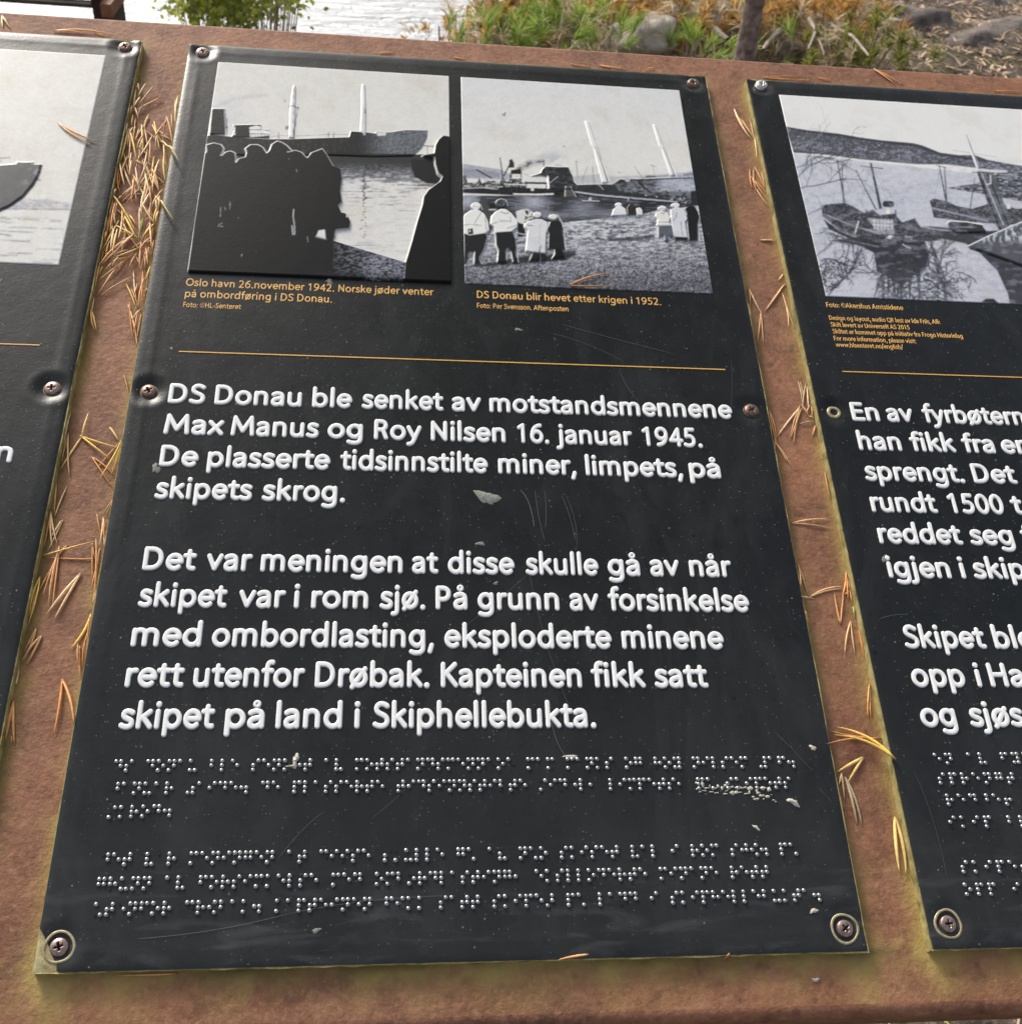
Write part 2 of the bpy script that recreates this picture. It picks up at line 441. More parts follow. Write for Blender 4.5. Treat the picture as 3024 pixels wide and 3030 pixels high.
PROOT = {
    'mid': build_panel('mid', 'whole middle black panel with two ship photographs, nine raised text lines and braille'),
    'left': build_panel('left', 'left-hand black panel cut by the frame, a dark ship bow at its edge'),
    'right': build_panel('right', 'right-hand black panel cut by the frame, with a harbour wreck photograph and missing screw')}

def chip():
    pts = [(-PW-0.2, -PH-0.3), (-PW-0.2, -PH+15.2), (-PW+2.2, -PH+11.8), (-PW+4.2, -PH+8.3), (-PW+6.3, -PH+4.6), (-PW+8.3, -PH+1.8), (-PW+9.4, -PH+1.2), (-PW+9.0, -PH-0.3)]
    top = [(x*K, y*K, -0.95*K) for x, y in pts]
    # fan of rough layers
    VV = list(top)+[((-PW+2.5)*K, (-PH+3)*K, -0.55*K), ((-PW+1.2)*K, (-PH+8)*K, -0.6*K)]
    FF = [(0, 8, 9), (0, 9, 1), (1, 9, 2), (9, 3, 2), (9, 8, 3), (8, 4, 3), (8, 5, 4), (8, 6, 5), (8, 7, 6), (0, 7, 8)]
    o = link('exposed_core', me_from('exposed_core', VV, FF, False), MAT['core'], PROOT['mid'])
    o['label'] = 'tan core laid bare where the lower left corner has chipped'
chip()

def screw_mesh():
    n = 41; a = np.linspace(-1.12, 1.12, n); X, Y = np.meshgrid(a, a); r = np.hypot(X, Y)
    H = 0.42*np.sqrt(np.clip(1-(r/1.08)**2, 0, 1))
    ax = np.minimum(np.maximum(np.abs(X)/0.13, np.abs(Y)/0.46), np.maximum(np.abs(Y)/0.13, np.abs(X)/0.46))
    H = H-0.42*sstep(1.25, 0.75, ax)
    H = np.where(r > 1.02, -0.35, H)
    keep = (r[:-1, :-1] < 1.1) & (r[1:, 1:] < 1.1)
    slot = (ax < 1.0)
    V, F, S = compact(np.stack([X, Y, H], -1).reshape(-1, 3), grid_faces(n, n, keep), slot.ravel())
    m = me_from('screw_head', V*3.15*K, F)
    m.materials.append(None); m.materials.append(MAT['hole'])
    fs = S[F].all(1).astype(np.int32); m.polygons.foreach_set('material_index', fs)
    return m
def ring_mesh(name, ri, ro, h, seg=40):
    prof = [(ri, -0.8), (ri, h*0.6), (ri+0.25*(ro-ri), h), (ri+0.7*(ro-ri), h), (ro, h*0.3), (ro+0.2, -1.0)]
    V = []; F = []; n = len(prof)
    for i in range(seg):
        a = 2*math.pi*i/seg; j = 1+0.03*math.sin(3*a+1)
        for r, z in prof: V.append((r*j*math.cos(a)*K, r*j*math.sin(a)*K, z*K))
    for i in range(seg):
        for j in range(n-1): F.append((i*n+j, ((i+1) % seg)*n+j, ((i+1) % seg)*n+j+1, i*n+j+1))
    return me_from(name, V, F)
SM = screw_mesh(); SM.materials[0] = MAT['screw']
SMB = SM.copy(); SMB.materials[0] = MAT['screw_bright']
RM = ring_mesh('screw_ring', 3.9, 4.7, 0.3); RM.materials.append(MAT['washer'])
RM2 = ring_mesh('thin_ring', 3.5, 4.1, 0.1); RM2.materials.append(noisy('rusty_ring', (0.05, 0.035, 0.02), (0.22, 0.16, 0.09), 220, 0.5, metal=0.3))
RM3 = ring_mesh('hole_ring', 2.0, 3.6, 0.35); RM3.materials.append(MAT['washer'])
SMW = SM.copy(); SMW.materials[0] = noisy('worn_screw_metal', (0.20, 0.14, 0.12), (0.42, 0.31, 0.27), 300, 0.34, metal=0.75)
for key in PAN:
    for (a, b, k) in SCREWS[key]:
        z = -1.55
        if k == 10:
            o = link('hole_ring', RM3, None, PROOT[key], (a*K, b*K, -1.0*K)); o['label'] = 'pale ring of the hole whose screw is gone'
            seg = 24
            V = [((2.15*math.cos(2*math.pi*i/seg)-.2)*K, (2.1*math.sin(2*math.pi*i/seg)-.2)*K, (0.1 if i % 2 else 0.0)*K) for i in range(seg)]+[(0.3*K, -0.2*K, -0.6*K)]
            link('empty_screw_hole', me_from('empty_screw_hole', V, [(i, (i+1) % seg, seg) for i in range(seg)]), MAT['hole'], PROOT[key], (a*K, b*K, -0.98*K))
            continue
        zr = -1.9*math.exp(-((5.2 if k in (4, 5, 11) else 3.9)/5.8)**2)+0.12
        o = link('screw_ring', RM if k in (4, 5, 11) else RM2, None, PROOT[key], (a*K, b*K, zr*K))
        o.rotation_euler = (0, 0, rng.random()*6)
        s = link('screw', SMB if k in (9,) else (SMW if k in (4, 5, 11, 7, 0) else SM), None, PROOT[key], (a*K, b*K, (z+0.75)*K))
        s.rotation_euler = (rng.uniform(-.05, .05), rng.uniform(-.05, .05), rng.uniform(0, 1.5))
        if k == 9: s['label'] = 'bright silvery screw'; s.location.z = 0.2*K
        s.scale = (1.1, 1.1, 1)
        if k in (4, 5, 11): s.scale = (1.0, 1.0, 1); o.scale = (1.22, 1.22, 1)

# ------------------------------------------------------------------ lettering: strokes -> raised glyphs
G = {}
def g(ch, adv, *strokes, r=54): G[ch] = (adv, strokes, r)
def El(cx, cy, rx, ry, a0=0, a1=360): return ('A', cx, cy, rx, ry, a0, a1)
S_ = lambda x, y0=50, y1=668: f"M {x},{y0} L {x},{y1}"
g('a', 505, "M 95,400 C 140,436 190,448 238,448 C 340,448 382,395 382,300 L 382,50", "M 382,272 C 200,275 92,235 92,140 C 92,80 132,42 195,42 C 290,42 382,100 382,175")
g('b', 585, S_(118), El(305, 245, 187, 203)); g('c', 460, El(280, 245, 190, 203, 52, 308))
g('d', 590, S_(472), El(285, 245, 187, 203)); g('e', 525, "M 98,252 L 460,252", El(280, 245, 188, 203, 2, 312))
g('f', 325, "M 155,50 L 155,545 C 155,640 205,682 300,668", "M 50,440 L 290,440")
g('g', 585, El(278, 252, 182, 196), "M 460,440 L 460,0 C 460,-110 385,-158 262,-158 C 200,-158 150,-146 108,-122")
g('h', 575, S_(118), "M 118,290 C 118,390 195,448 280,448 C 400,448 440,370 440,280 L 440,50")
g('i', 240, S_(120, 50, 440), ('D', 120, 628, 64)); g('j', 250, "M 128,440 L 128,-20 C 128,-110 90,-152 0,-150", ('D', 128, 628, 64))
g('k', 510, S_(118), "M 408,440 L 130,225", "M 225,295 L 440,50"); g('l', 240, S_(120))
g('m', 850, S_(118, 50, 440), "M 118,290 C 118,390 185,448 265,448 C 370,448 405,380 405,290 L 405,50", "M 405,290 C 405,390 475,448 555,448 C 665,448 715,380 715,280 L 715,50")
g('n', 575, S_(118, 50, 440), "M 118,290 C 118,390 195,448 280,448 C 400,448 440,370 440,280 L 440,50")
g('o', 570, El(285, 245, 198, 203)); g('p', 585, S_(118, -150, 440), El(305, 245, 187, 203)); g('q', 590, S_(472, -150, 440), El(285, 245, 187, 203))
g('r', 350, S_(118, 50, 440), "M 118,260 C 122,380 190,450 305,438")
g('s', 425, "M 345,412 C 300,438 260,448 212,448 C 140,448 104,412 104,362 C 104,300 160,280 220,256 C 295,228 348,200 348,135 C 348,75 292,42 217,42 C 160,42 110,58 68,84")
g('t', 355, "M 165,565 L 165,175 C 165,80 210,42 310,54", "M 52,440 L 305,440")
g('u', 570, "M 115,440 L 115,205 C 115,100 155,42 260,42 C 345,42 438,100 438,190", S_(438, 50, 440))
g('v', 495, "M 68,440 L 248,62 L 428,440"); g('w', 760, "M 68,440 L 212,62 L 380,425 L 548,62 L 692,440"); g('x', 485, "M 75,440 L 415,50", "M 412,440 L 68,50")
g('y', 500, "M 68,440 L 258,68", "M 438,440 L 268,30 C 220,-95 165,-152 72,-148"); g('z', 450, "M 75,440 L 375,440 L 72,50 L 388,50")
g('ø', 575, El(288, 245, 198, 203), "M 105,-5 L 470,495"); G['å'] = (505, G['a'][1]+(('R', 240, 632, 62, 62, 26),), 54)
g('D', 685, "M 125,52 L 260,52 C 450,52 560,170 560,345 C 560,520 450,628 275,628 L 125,628 L 125,52")
g('S', 515, "M 425,578 C 375,608 325,636 268,636 C 170,636 112,580 112,510 C 112,430 172,390 268,355 C 370,315 432,270 432,185 C 432,95 355,44 255,44 C 185,44 125,62 78,92")
g('M', 830, "M 98,52 L 140,628 L 412,165 L 672,628 L 722,52"); g('R', 575, "M 125,52 L 125,628 L 262,628 C 385,628 442,560 442,480 C 442,390 375,330 262,330 L 125,330", "M 285,330 C 380,320 410,160 460,52")
g('N', 680, "M 125,52 L 125,628 L 545,52 L 545,628"); g('K', 580, S_(125, 52, 628), "M 485,628 L 140,315", "M 222,388 L 510,52")
g('P', 570, "M 125,52 L 125,628 L 262,628 C 385,628 450,560 450,462 C 450,350 375,288 262,288 L 125,288")
g('E', 520, "M 440,628 L 125,628 L 125,52 L 450,52", "M 125,350 L 418,350"); g('H', 690, S_(125, 52, 628), S_(555, 52, 628), "M 125,350 L 555,350")
g('O', 720, El(360, 340, 290, 296)); g('F', 500, "M 435,628 L 125,628 L 125,52", "M 125,345 L 410,345"); g('A', 640, "M 62,52 L 318,628 L 572,52", "M 150,225 L 485,225")
g('L', 500, "M 125,628 L 125,52 L 440,52"); g('U', 670, "M 120,628 L 120,260 C 120,110 200,44 335,44 C 470,44 550,110 550,260 L 550,628"); g('I', 255, S_(127, 52, 628))
g('Q', 720, El(360, 340, 290, 296), "M 400,60 C 500,30 560,-40 650,-60")
g('0', 555, El(278, 335, 190, 293)); g('1', 555, "M 150,540 L 300,625 L 300,52"); g('2', 555, "M 95,570 C 135,612 180,636 248,636 C 355,636 415,575 415,490 C 415,370 290,250 100,52 L 445,52")
g('4', 555, "M 385,52 L 385,622 L 80,215 L 500,215"); g('5', 555, "M 430,628 L 180,628 L 152,378 C 180,388 205,392 232,392 C 355,392 430,320 430,225 C 430,110 345,44 228,44 C 170,44 125,54 85,78")
g('6', 555, "M 425,630 C 230,625 95,480 95,255", El(282, 228, 185, 184)); g('9', 555, "M 130,48 C 325,55 462,200 462,425", El(275, 450, 185, 184))
g('.', 245, ('D', 122, 45, 66)); g(',', 240, "M 140,60 L 85,-110"); g(':', 245, ('D', 122, 45, 62), ('D', 122, 405, 62)); g('-', 330, "M 60,240 L 270,240"); g('/', 360, "M 50,-40 L 310,690")
G['©'] = (720, (('R', 360, 340, 300, 300, 30), ('R2', 360, 340, 130, 140, 34, 50, 310)), 40)
def samp(st):
    if st[0] in ('A', 'R', 'R2'):
        cx, cy, rx, ry = st[1:5]; a0, a1 = (st[5], st[6]) if st[0] == 'A' else ((0, 360) if st[0] == 'R' else (st[6], st[7]))
        n = 30; return [(cx+rx*math.cos(math.radians(a0+(a1-a0)*k/n)), cy+ry*math.sin(math.radians(a0+(a1-a0)*k/n))) for k in range(n+1)]
    tok = st.split(); pts = []; i = 0; cur = None
    pp = lambda s: tuple(float(q) for q in s.split(','))
    while i < len(tok):
        c = tok[i]
        if c in 'ML': cur = pp(tok[i+1]); pts.append(cur); i += 2
        elif c == 'C':
            p1, p2, p3 = map(pp, tok[i+1:i+4])
            for k in range(1, 11):
                t = k/10; pts.append(tuple((1-t)**3*a+3*(1-t)**2*t*b+3*(1-t)*t*t*c_+t**3*d for a, b, c_, d in zip(cur, p1, p2, p3)))
            cur = p3; i += 4
    return pts
def glyph_field(ch, extra, step):
    adv, strokes, r0 = G[ch]
    P_ = []
    for st in strokes:
        if st[0] == 'D': P_.append(([(st[1], st[2]), (st[1]+1, st[2])], st[3]))
        elif st[0] in ('R', 'R2'): P_.append((samp(st), st[5]))
        else: P_.append((samp(st), r0))
    xs = [p[0] for l, r in P_ for p in l]; ys = [p[1] for l, r in P_ for p in l]
    mg = 54+extra+3*step
    gx = np.arange(min(xs)-mg, max(xs)+mg, step); gy = np.arange(min(ys)-mg, max(ys)+mg, step)
    X, Y = np.meshgrid(gx, gy); D = np.full(X.shape, 1e9)
    for l, r in P_: D = np.minimum(D, d_line(X, Y, l)-r-extra)
    return X, Y, D
GC = {}
def glyph_mesh(ch, style):
    key = (ch, style)
    if key in GC: return GC[key]
    if style == 'raised':
        X, Y, D = glyph_field(ch, 16, 13.0)
        H = np.where(D < 0, 0.55-0.24*sstep(-20, 0, D), 0.31-D/22*1.0)
        H = H+0.05*sstep(-25, -60, D)
        H = np.maximum(H, -0.5); lim = 30
    else:
        X, Y, D = glyph_field(ch, -9, 17.0)
        H = np.clip(-D/17*0.20, -0.6, 0.04)+0.05; lim = 22
    nx, ny = X.shape[1], X.shape[0]
    keep = (np.minimum(np.minimum(D[:-1, :-1], D[1:, 1:]), np.minimum(D[1:, :-1], D[:-1, 1:])) < lim)
    V, F, E_ = compact(np.stack([X/1000, Y/1000, H*K], -1).reshape(-1, 3), grid_faces(nx, ny, keep), sstep(-5, 12, D).ravel())
    if style == 'raised':
        m = me_from('letter_'+str(ord(ch)), V, F); a = m.attributes.new('edge', 'FLOAT', 'POINT'); a.data.foreach_set('value', E_.astype(np.float32))
        m.materials.append(MAT['white']); GC[key] = m
    else: GC[key] = (V, F)
    return GC[key]
def word_width(wd): return sum(G[c][0] for c in wd)
def bearings(wd):
    lo = glyph_bounds(wd[0])[0]; hi = word_width(wd)-G[wd[-1]][0]+glyph_bounds(wd[-1])[1]
    return lo, hi
GB = {}
def glyph_bounds(ch):
    if ch not in GB:
        adv, strokes, r0 = G[ch]; xs = []
        for st in strokes:
            if st[0] == 'D': xs += [st[1]-st[3], st[1]+st[3]]
            else:
                l = samp(st); r = st[5] if st[0] in ('R', 'R2') else r0; xs += [min(p[0] for p in l)-r, max(p[0] for p in l)+r]
        GB[ch] = (min(xs), max(xs))
    return GB[ch]
EM = 15.9
LINES_MID = [
    (-4.4, (1216, ), [('DS', 498.5, 607), ('Donau', 636, 893), ('ble', 925, 1043), ('senket', 1071.7, 1313), ('av', 1339, 1424.5), ('motstandsmennene', 1450, 2169)], 1191, 1241),
    (-21.7, 0, [('Max', 485.6, 662), ('Manus', 684, 943.6), ('og', 970.5, 1074), ('Roy', 1108, 1248), ('Nilsen', 1276.5, 1497), ('16.', 1533, 1626), ('januar', 1647, 1873), ('1945.', 1904, 2079.6)], 1283, 1325),
    (-39.0, 0, [('De', 472.6, 587), ('plasserte', 614, 978), ('tidsinnstilte', 1007, 1445), ('miner,', 1476, 1707), ('limpets,', 1735, 2022), ('på', 2042, 2134)], 1378, 1416),
    (-56.0, 0, [('skipets', 458, 746), ('skrog.', 776, 1022)], 1476, 1483),
    (-91.3, 0, [('Det', 422.4, 580), ('var', 611, 746), ('meningen', 772, 1192), ('at', 1221, 1298), ('disse', 1327, 1524), ('skulle', 1557, 1773), ('gå', 1801, 1895), ('av', 1926.5, 2011.6), ('når', 2042.7, 2167)], 1687, 1705.6),
    (-108.5, 0, [('skipet', 409, 671), ('var', 706.6, 844.6), ('i', 865, 891), ('rom', 922, 1090), ('sjø.', 1124.7, 1259.5), ('På', 1290.6, 1384), ('grunn', 1415, 1656), ('av', 1688, 1773), ('forsinkelse', 1802, 2219)], 1797, 1807),
    (-126.3, 0, [('med', 388, 595.6), ('ombordlasting,', 627, 1285), ('eksploderte', 1316.6, 1812), ('minene', 1842.5, 2144)], 1913, 1918),
    (-143.9, 0, [('rett', 370.5, 544), ('utenfor', 572, 901.6), ('Drøbak.', 932.8, 1272), ('Kapteinen', 1306, 1723), ('fikk', 1752, 1911), ('satt', 1939, 2096.6)], 2032, 2032),
    (-161.3, 0, [('skipet', 352, 634), ('på', 666, 782), ('land', 816.6, 1012.6), ('i', 1047, 1067.6), ('Skiphellebukta.', 1104, 1764.7)], 2157, 2148.5)]
LINES_RIGHT = [
    (-3.4, 0, [('En', 2510.6, 2601), ('av', 2621.7, 2699), ('fyrbøtern', 2722.7, 3030)], 1243, 1260),
    (-20.8, 0, [('han', 2531, 2664), ('fikk', 2685.7, 2823.7), ('fra', 2840.5, 2941), ('en', 2961.6, 3055)], 1331, 1345),
    (-38.4, 0, [('sprengt.', 2556.5, 2855), ('Det', 2870.8, 3005.5)], 1421.7, 1432),
    (-55.8, 0, [('rundt', 2574.7, 2769.8), ('1500', 2800, 2968), ('t', 2988, 3022)], 1514, 1520),
    (-72.8, 0, [('reddet', 2596.8, 2843.9), ('seg', 2867.5, 3002), ('f', 3020, 3050)], 1607, 1612),
    (-90.6, 0, [('igjen', 2618, 2810), ('i', 2832.5, 2854), ('skip', 2877.6, 3060)], 1708, 1712),
    (-125.4, 0, [('Skipet', 2667.6, 2914.6), ('ble', 2933.5, 3080)], 1916.5, 1921),
    (-143.5, 0, [('opp', 2695.9, 2854), ('i', 2877.6, 2904.5), ('Ha', 2921, 3045)], 2031, 2033),
    (-161.5, 0, [('og', 2722.8, 2850.7), ('sjøsa', 2867.5, 3080)], 2148.8, 2150)]
def raised_text(lines, key):
    cx = PAN[key][0]
    for base, _, words, y0, y1 in lines:
        xa, xb = words[0][1], words[-1][2]
        for wd, x0, x1 in words:
            if key == 'right': x0 += 12 if wd[0] in 'EDSHbfhikl1t' else 6; x1 += 0 if wd[-1] in '.,' else 5          # left edges were read near the letter tops
            ya = y0+(y1-y0)*(x0-xa)/(xb-xa) if xb > xa else y0; yb = y0+(y1-y0)*(x1-xa)/(xb-xa) if xb > xa else y0
            hh = 0.5*0.33*EM*0.35                       # the eye reads the letter edges a little above the baseline
            u0 = ray_uv(x0, ya, 0.6)[0]; u1 = ray_uv(x1, yb, 0.6)[0]
            # slanted edges: the measured left edge lies at mid x-height
            lo, hi = bearings(wd); lo -= 12; hi += 12
            s = (u1-u0)/(hi-lo)
            if len(wd) == 1: s = EM/1000*0.92
            lim = 0.93 if key == 'right' else 1.0
            x = u0-s*lo if (s > EM/1000*lim and len(wd) > 1) else None
            s = min(s, EM/1000*lim)
            if x is not None: x = u0-s*lo
            else: x = (u0+u1)/2-s*(lo+hi)/2
            for ch in wd:
                o = link('raised_letter', glyph_mesh(ch, 'raised'), None, PROOT[key], ((x-cx)*K, base*K, 0.02*K))
                o.scale = (s*1000*K, EM*K, 1.0)
                x += G[ch][0]*s
raised_text(LINES_MID, 'mid'); raised_text(LINES_RIGHT, 'right')
# the stray "n" ending a line of the left-hand panel
o = link('raised_letter', glyph_mesh('n', 'raised'), None, PROOT['left'], ((ray_uv(-13, 1366, .6)[0]-PAN['left'][0]-1.0)*K, -38.9*K, 0.02*K)); o.scale = (EM*K*1.0, EM*K, 1)

def caption(name, text, key, x0, x1, ybase0, ybase1, em, mat='gold', style='print', z=0.06):
    cx = PAN[key][0]
    u0, v0 = ray_uv(x0, ybase0, 0); u1, v1 = ray_uv(x1, ybase1, 0)
    lo = glyph_bounds(text[0])[0]; tot = 0; sp = 235
    adv = [G[c][0] if c != ' ' else sp for c in text]
    hi = sum(adv)-adv[-1]+glyph_bounds(text[-1])[1]
    s = (u1-u0)/(hi-lo); x = u0-s*lo; VV = []; FF = []; off = 0
    for ch, a in zip(text, adv):
        if ch != ' ':
            V, F = glyph_mesh(ch, style)
            W = V.copy(); W[:, 0] = (x-cx)*K+W[:, 0]*s*1000*K; W[:, 1] = (v0+v1)/2*K+W[:, 1]*em*K; W[:, 2] += z*K
            VV.append(W); FF.append(F+off); off += len(W)
        x += a*s
    return link(name, me_from(name, np.concatenate(VV), np.concatenate(FF)), MAT[mat], PROOT[key])
zc = lambda x, y: (500+x/2.1422, 200+y/2.1422)
caption('caption_line', 'Oslo havn 26.november 1942. Norske jøder venter', 'mid', *[552, 1284], 200+1388/2.1422, 200+1447/2.1422, 7.2)
caption('caption_line', 'på ombordføring i DS Donau.', 'mid', 549, 984, 200+1462/2.1422, 200+1490/2.1422, 7.2)
caption('photo_credit', 'Foto: ©HL-Senteret', 'mid', 544, 715, 200+1523/2.1422, 200+1533/2.1422, 4.9)
caption('caption_line', 'DS Donau blir hevet etter krigen i 1952.', 'mid', 1412, 1955.5, 200+1465/2.1422, 200+1508/2.1422, 7.2)
caption('photo_credit', 'Foto: Per Svensson. Aftenposten', 'mid', 1412, 1682, 200+1527/2.1422, 200+1548/2.1422, 4.9)
caption('photo_credit', 'Foto: ©Akershus Amtstidene', 'right', 2444, 2670, 200+1525/2.1422, 200+1537/2.1422, 5.0)
for t, a, b, ya, yb in (("Design og layout, audio QR lest av Ida Friis, Afk", 2452, 2779, 1603, 1628), ("Skilt levert av Universelt AS 2015", 2457, 2689, 1647, 1662),
                        ("Skiltet er kommet opp på initiativ fra Frogn Historielag", 2462, 2846, 1688, 1718), ("For more information, please visit:", 2466, 2709, 1733, 1750),
                        ("www.hlsenteret.no/english/", 2472, 2670, 1774, 1787)):
    caption('small_print_line', t, 'right', a, b, 200+ya/2.1422, 200+yb/2.1422, 4.5)
def rule(key, u0, u1, v):
    cx = PAN[key][0]; V = [((a-cx)*K, (v+b)*K, 0.30*K) for a, b in ((u0, -.3), (u1, -.3), (u1, .3), (u0, .3))]
    link('gold_rule', me_from('gold_rule', V, [(0, 1, 2, 3)], False), MAT['gold'], PROOT[key])
rule('mid', -134.5, 135.4, 25.6); rule('left', -470, -199, 26.6); rule('right', 197.5, 470, 26.9)
caption('caption_line', 'l', 'left', -6, 0, 852, 852, 7.2)

# ------------------------------------------------------------------ braille
BR = dict(a='1', b='12', c='14', d='145', e='15', f='124', g='1245', h='125', i='24', j='245', k='13', l='123', m='134', n='1345', o='135', p='1234', q='12345', r='1235', s='234', t='2345', u='136', v='1236', w='2456', x='1346', y='13456', z='1356')
BR.update({'ø': '246', 'å': '16', '.': '256', ',': '2', '#': '3456', ' ': ''})
def bead(seg=10, rings=5, r=0.90):
    V = []; F = []
    for j in range(rings):
        a = math.radians(-8+98*j/rings)
        for i in range(seg):
            t = 2*math.pi*i/seg; V.append((r*math.cos(a)*math.cos(t), r*math.cos(a)*math.sin(t), r*0.85*math.sin(a)))
    V.append((0, 0, r*0.85))
    for j in range(rings-1):
        for i in range(seg): F.append((j*seg+i, j*seg+(i+1) % seg, (j+1)*seg+(i+1) % seg, (j+1)*seg+i))
    top = len(V)-1
    tri = [((rings-1)*seg+i, (rings-1)*seg+(i+1) % seg, top, top) for i in range(seg)]
    return np.array(V), F, [(a, b, c) for a, b, c, _ in tri]
BV, BQ, BT = bead()
def braille(text, key, x0, y0, x1, y1, ncell=None):
    """x0,y0 = dot 1 of first cell, x1,y1 = dot 1 of last cell"""
    cx = PAN[key][0]; u0, v0 = ray_uv(x0, y0, 0); u1, v1 = ray_uv(x1, y1, 0)
    n = (ncell or len(text))-1; VV = []; FF = []; off = 0; HV = []; HF = []; ho = 0
    pitch = (u1-u0)/n
    r = random.Random(len(text)*31+int(y0))
    for k, ch in enumerate(text):
        for dch in BR[ch]:
            d = int(dch)-1; du = (d//3)*1.86; dv = -(d % 3)*1.84
            x = (u0+pitch*k+du-cx); y = v0+(v1-v0)*k/n+dv
            if r.random() < 0.045:      # bead fallen out: a dark socket
                s = 8; HV += [((x+.62*math.cos(6.283*i/s))*K, (y+.62*math.sin(6.283*i/s))*K, (0.34+0.02*(i % 2))*K) for i in range(s)]; HF.append(tuple(range(ho, ho+s))); ho += s; continue
            sc_ = 0.94+0.12*r.random()
            VV.append((BV*sc_+[x, y, 0.12])*K); FF += [tuple(i+off for i in f) for f in BQ]+[tuple(i+off for i in f) for f in BT]; off += len(BV)
    o = link('braille_line', me_from('braille_line', np.concatenate(VV), FF), MAT['bead'], PROOT[key]); o['kind'] = 'stuff'
    if HV: o = link('empty_bead_sockets', me_from('empty_bead_sockets', HV, HF, False), MAT['hole'], PROOT[key]); o['kind'] = 'stuff'
b5 = lambda x, y: (300+x/3.2133, 2220+y/3.2133)
braille('ds donau ble senket av motstandsmennene max manus og roy nilsen #af.', 'mid', 300+155/3.2133, 2220+103/3.2133, 1900+1380/3.2133, 2210+102/3.2133)
braille('januar #aide. de plasserte tidsinnstilte miner, limpets, på skipets', 'mid', 300+125/3.2133, 2220+318/3.2133, 1900+1343/3.2133, 2210+298/3.2133)
braille('skrog.', 'mid', 300+95/3.2133, 2220+542/3.2133, 300+620/3.2133, 2220+526/3.2133)
braille('det var meningen at disse skulle gå av når skipet var i rom sjø. på', 'mid', 260+158/3.2133, 2490+121/3.2133, 1900+1400/3.2133, 2470+88/3.2133)
braille('grunn av forsinkelse med ombordlasting, eksploderte minene rett', 'mid', 260+122/3.2133, 2490+352/3.2133, 1900+1128/3.2133, 2470+303/3.2133)
braille('utenfor drøbak. kapteinen fikk satt skipet på land i skiphellebukta.', 'mid', 260+92/3.2133, 2490+592/3.2133, 1900+1620/3.2133, 2470+521/3.2133)
r4 = lambda x, y: (2224+x*.4813, 2100+y*.4813)
braille('en av fyrb', 'right', *r4(1115, 275), *r4(1115+68*9, 268))
braille('sprengt det', 'right', *r4(1140, 395), *r4(1140+70*10, 392))
braille('reddet seg', 'right', *r4(1190, 525), *r4(1190+71*9, 522))
braille('skip ble i', 'right', *r4(1205, 660), *r4(1205+72*9, 657))
braille('skipet ble', 'right', *r4(1280, 935), *r4(1280+73*9, 930))
braille('opp i hav', 'right', *r4(1300, 1072), *r4(1300+74*8, 1067))

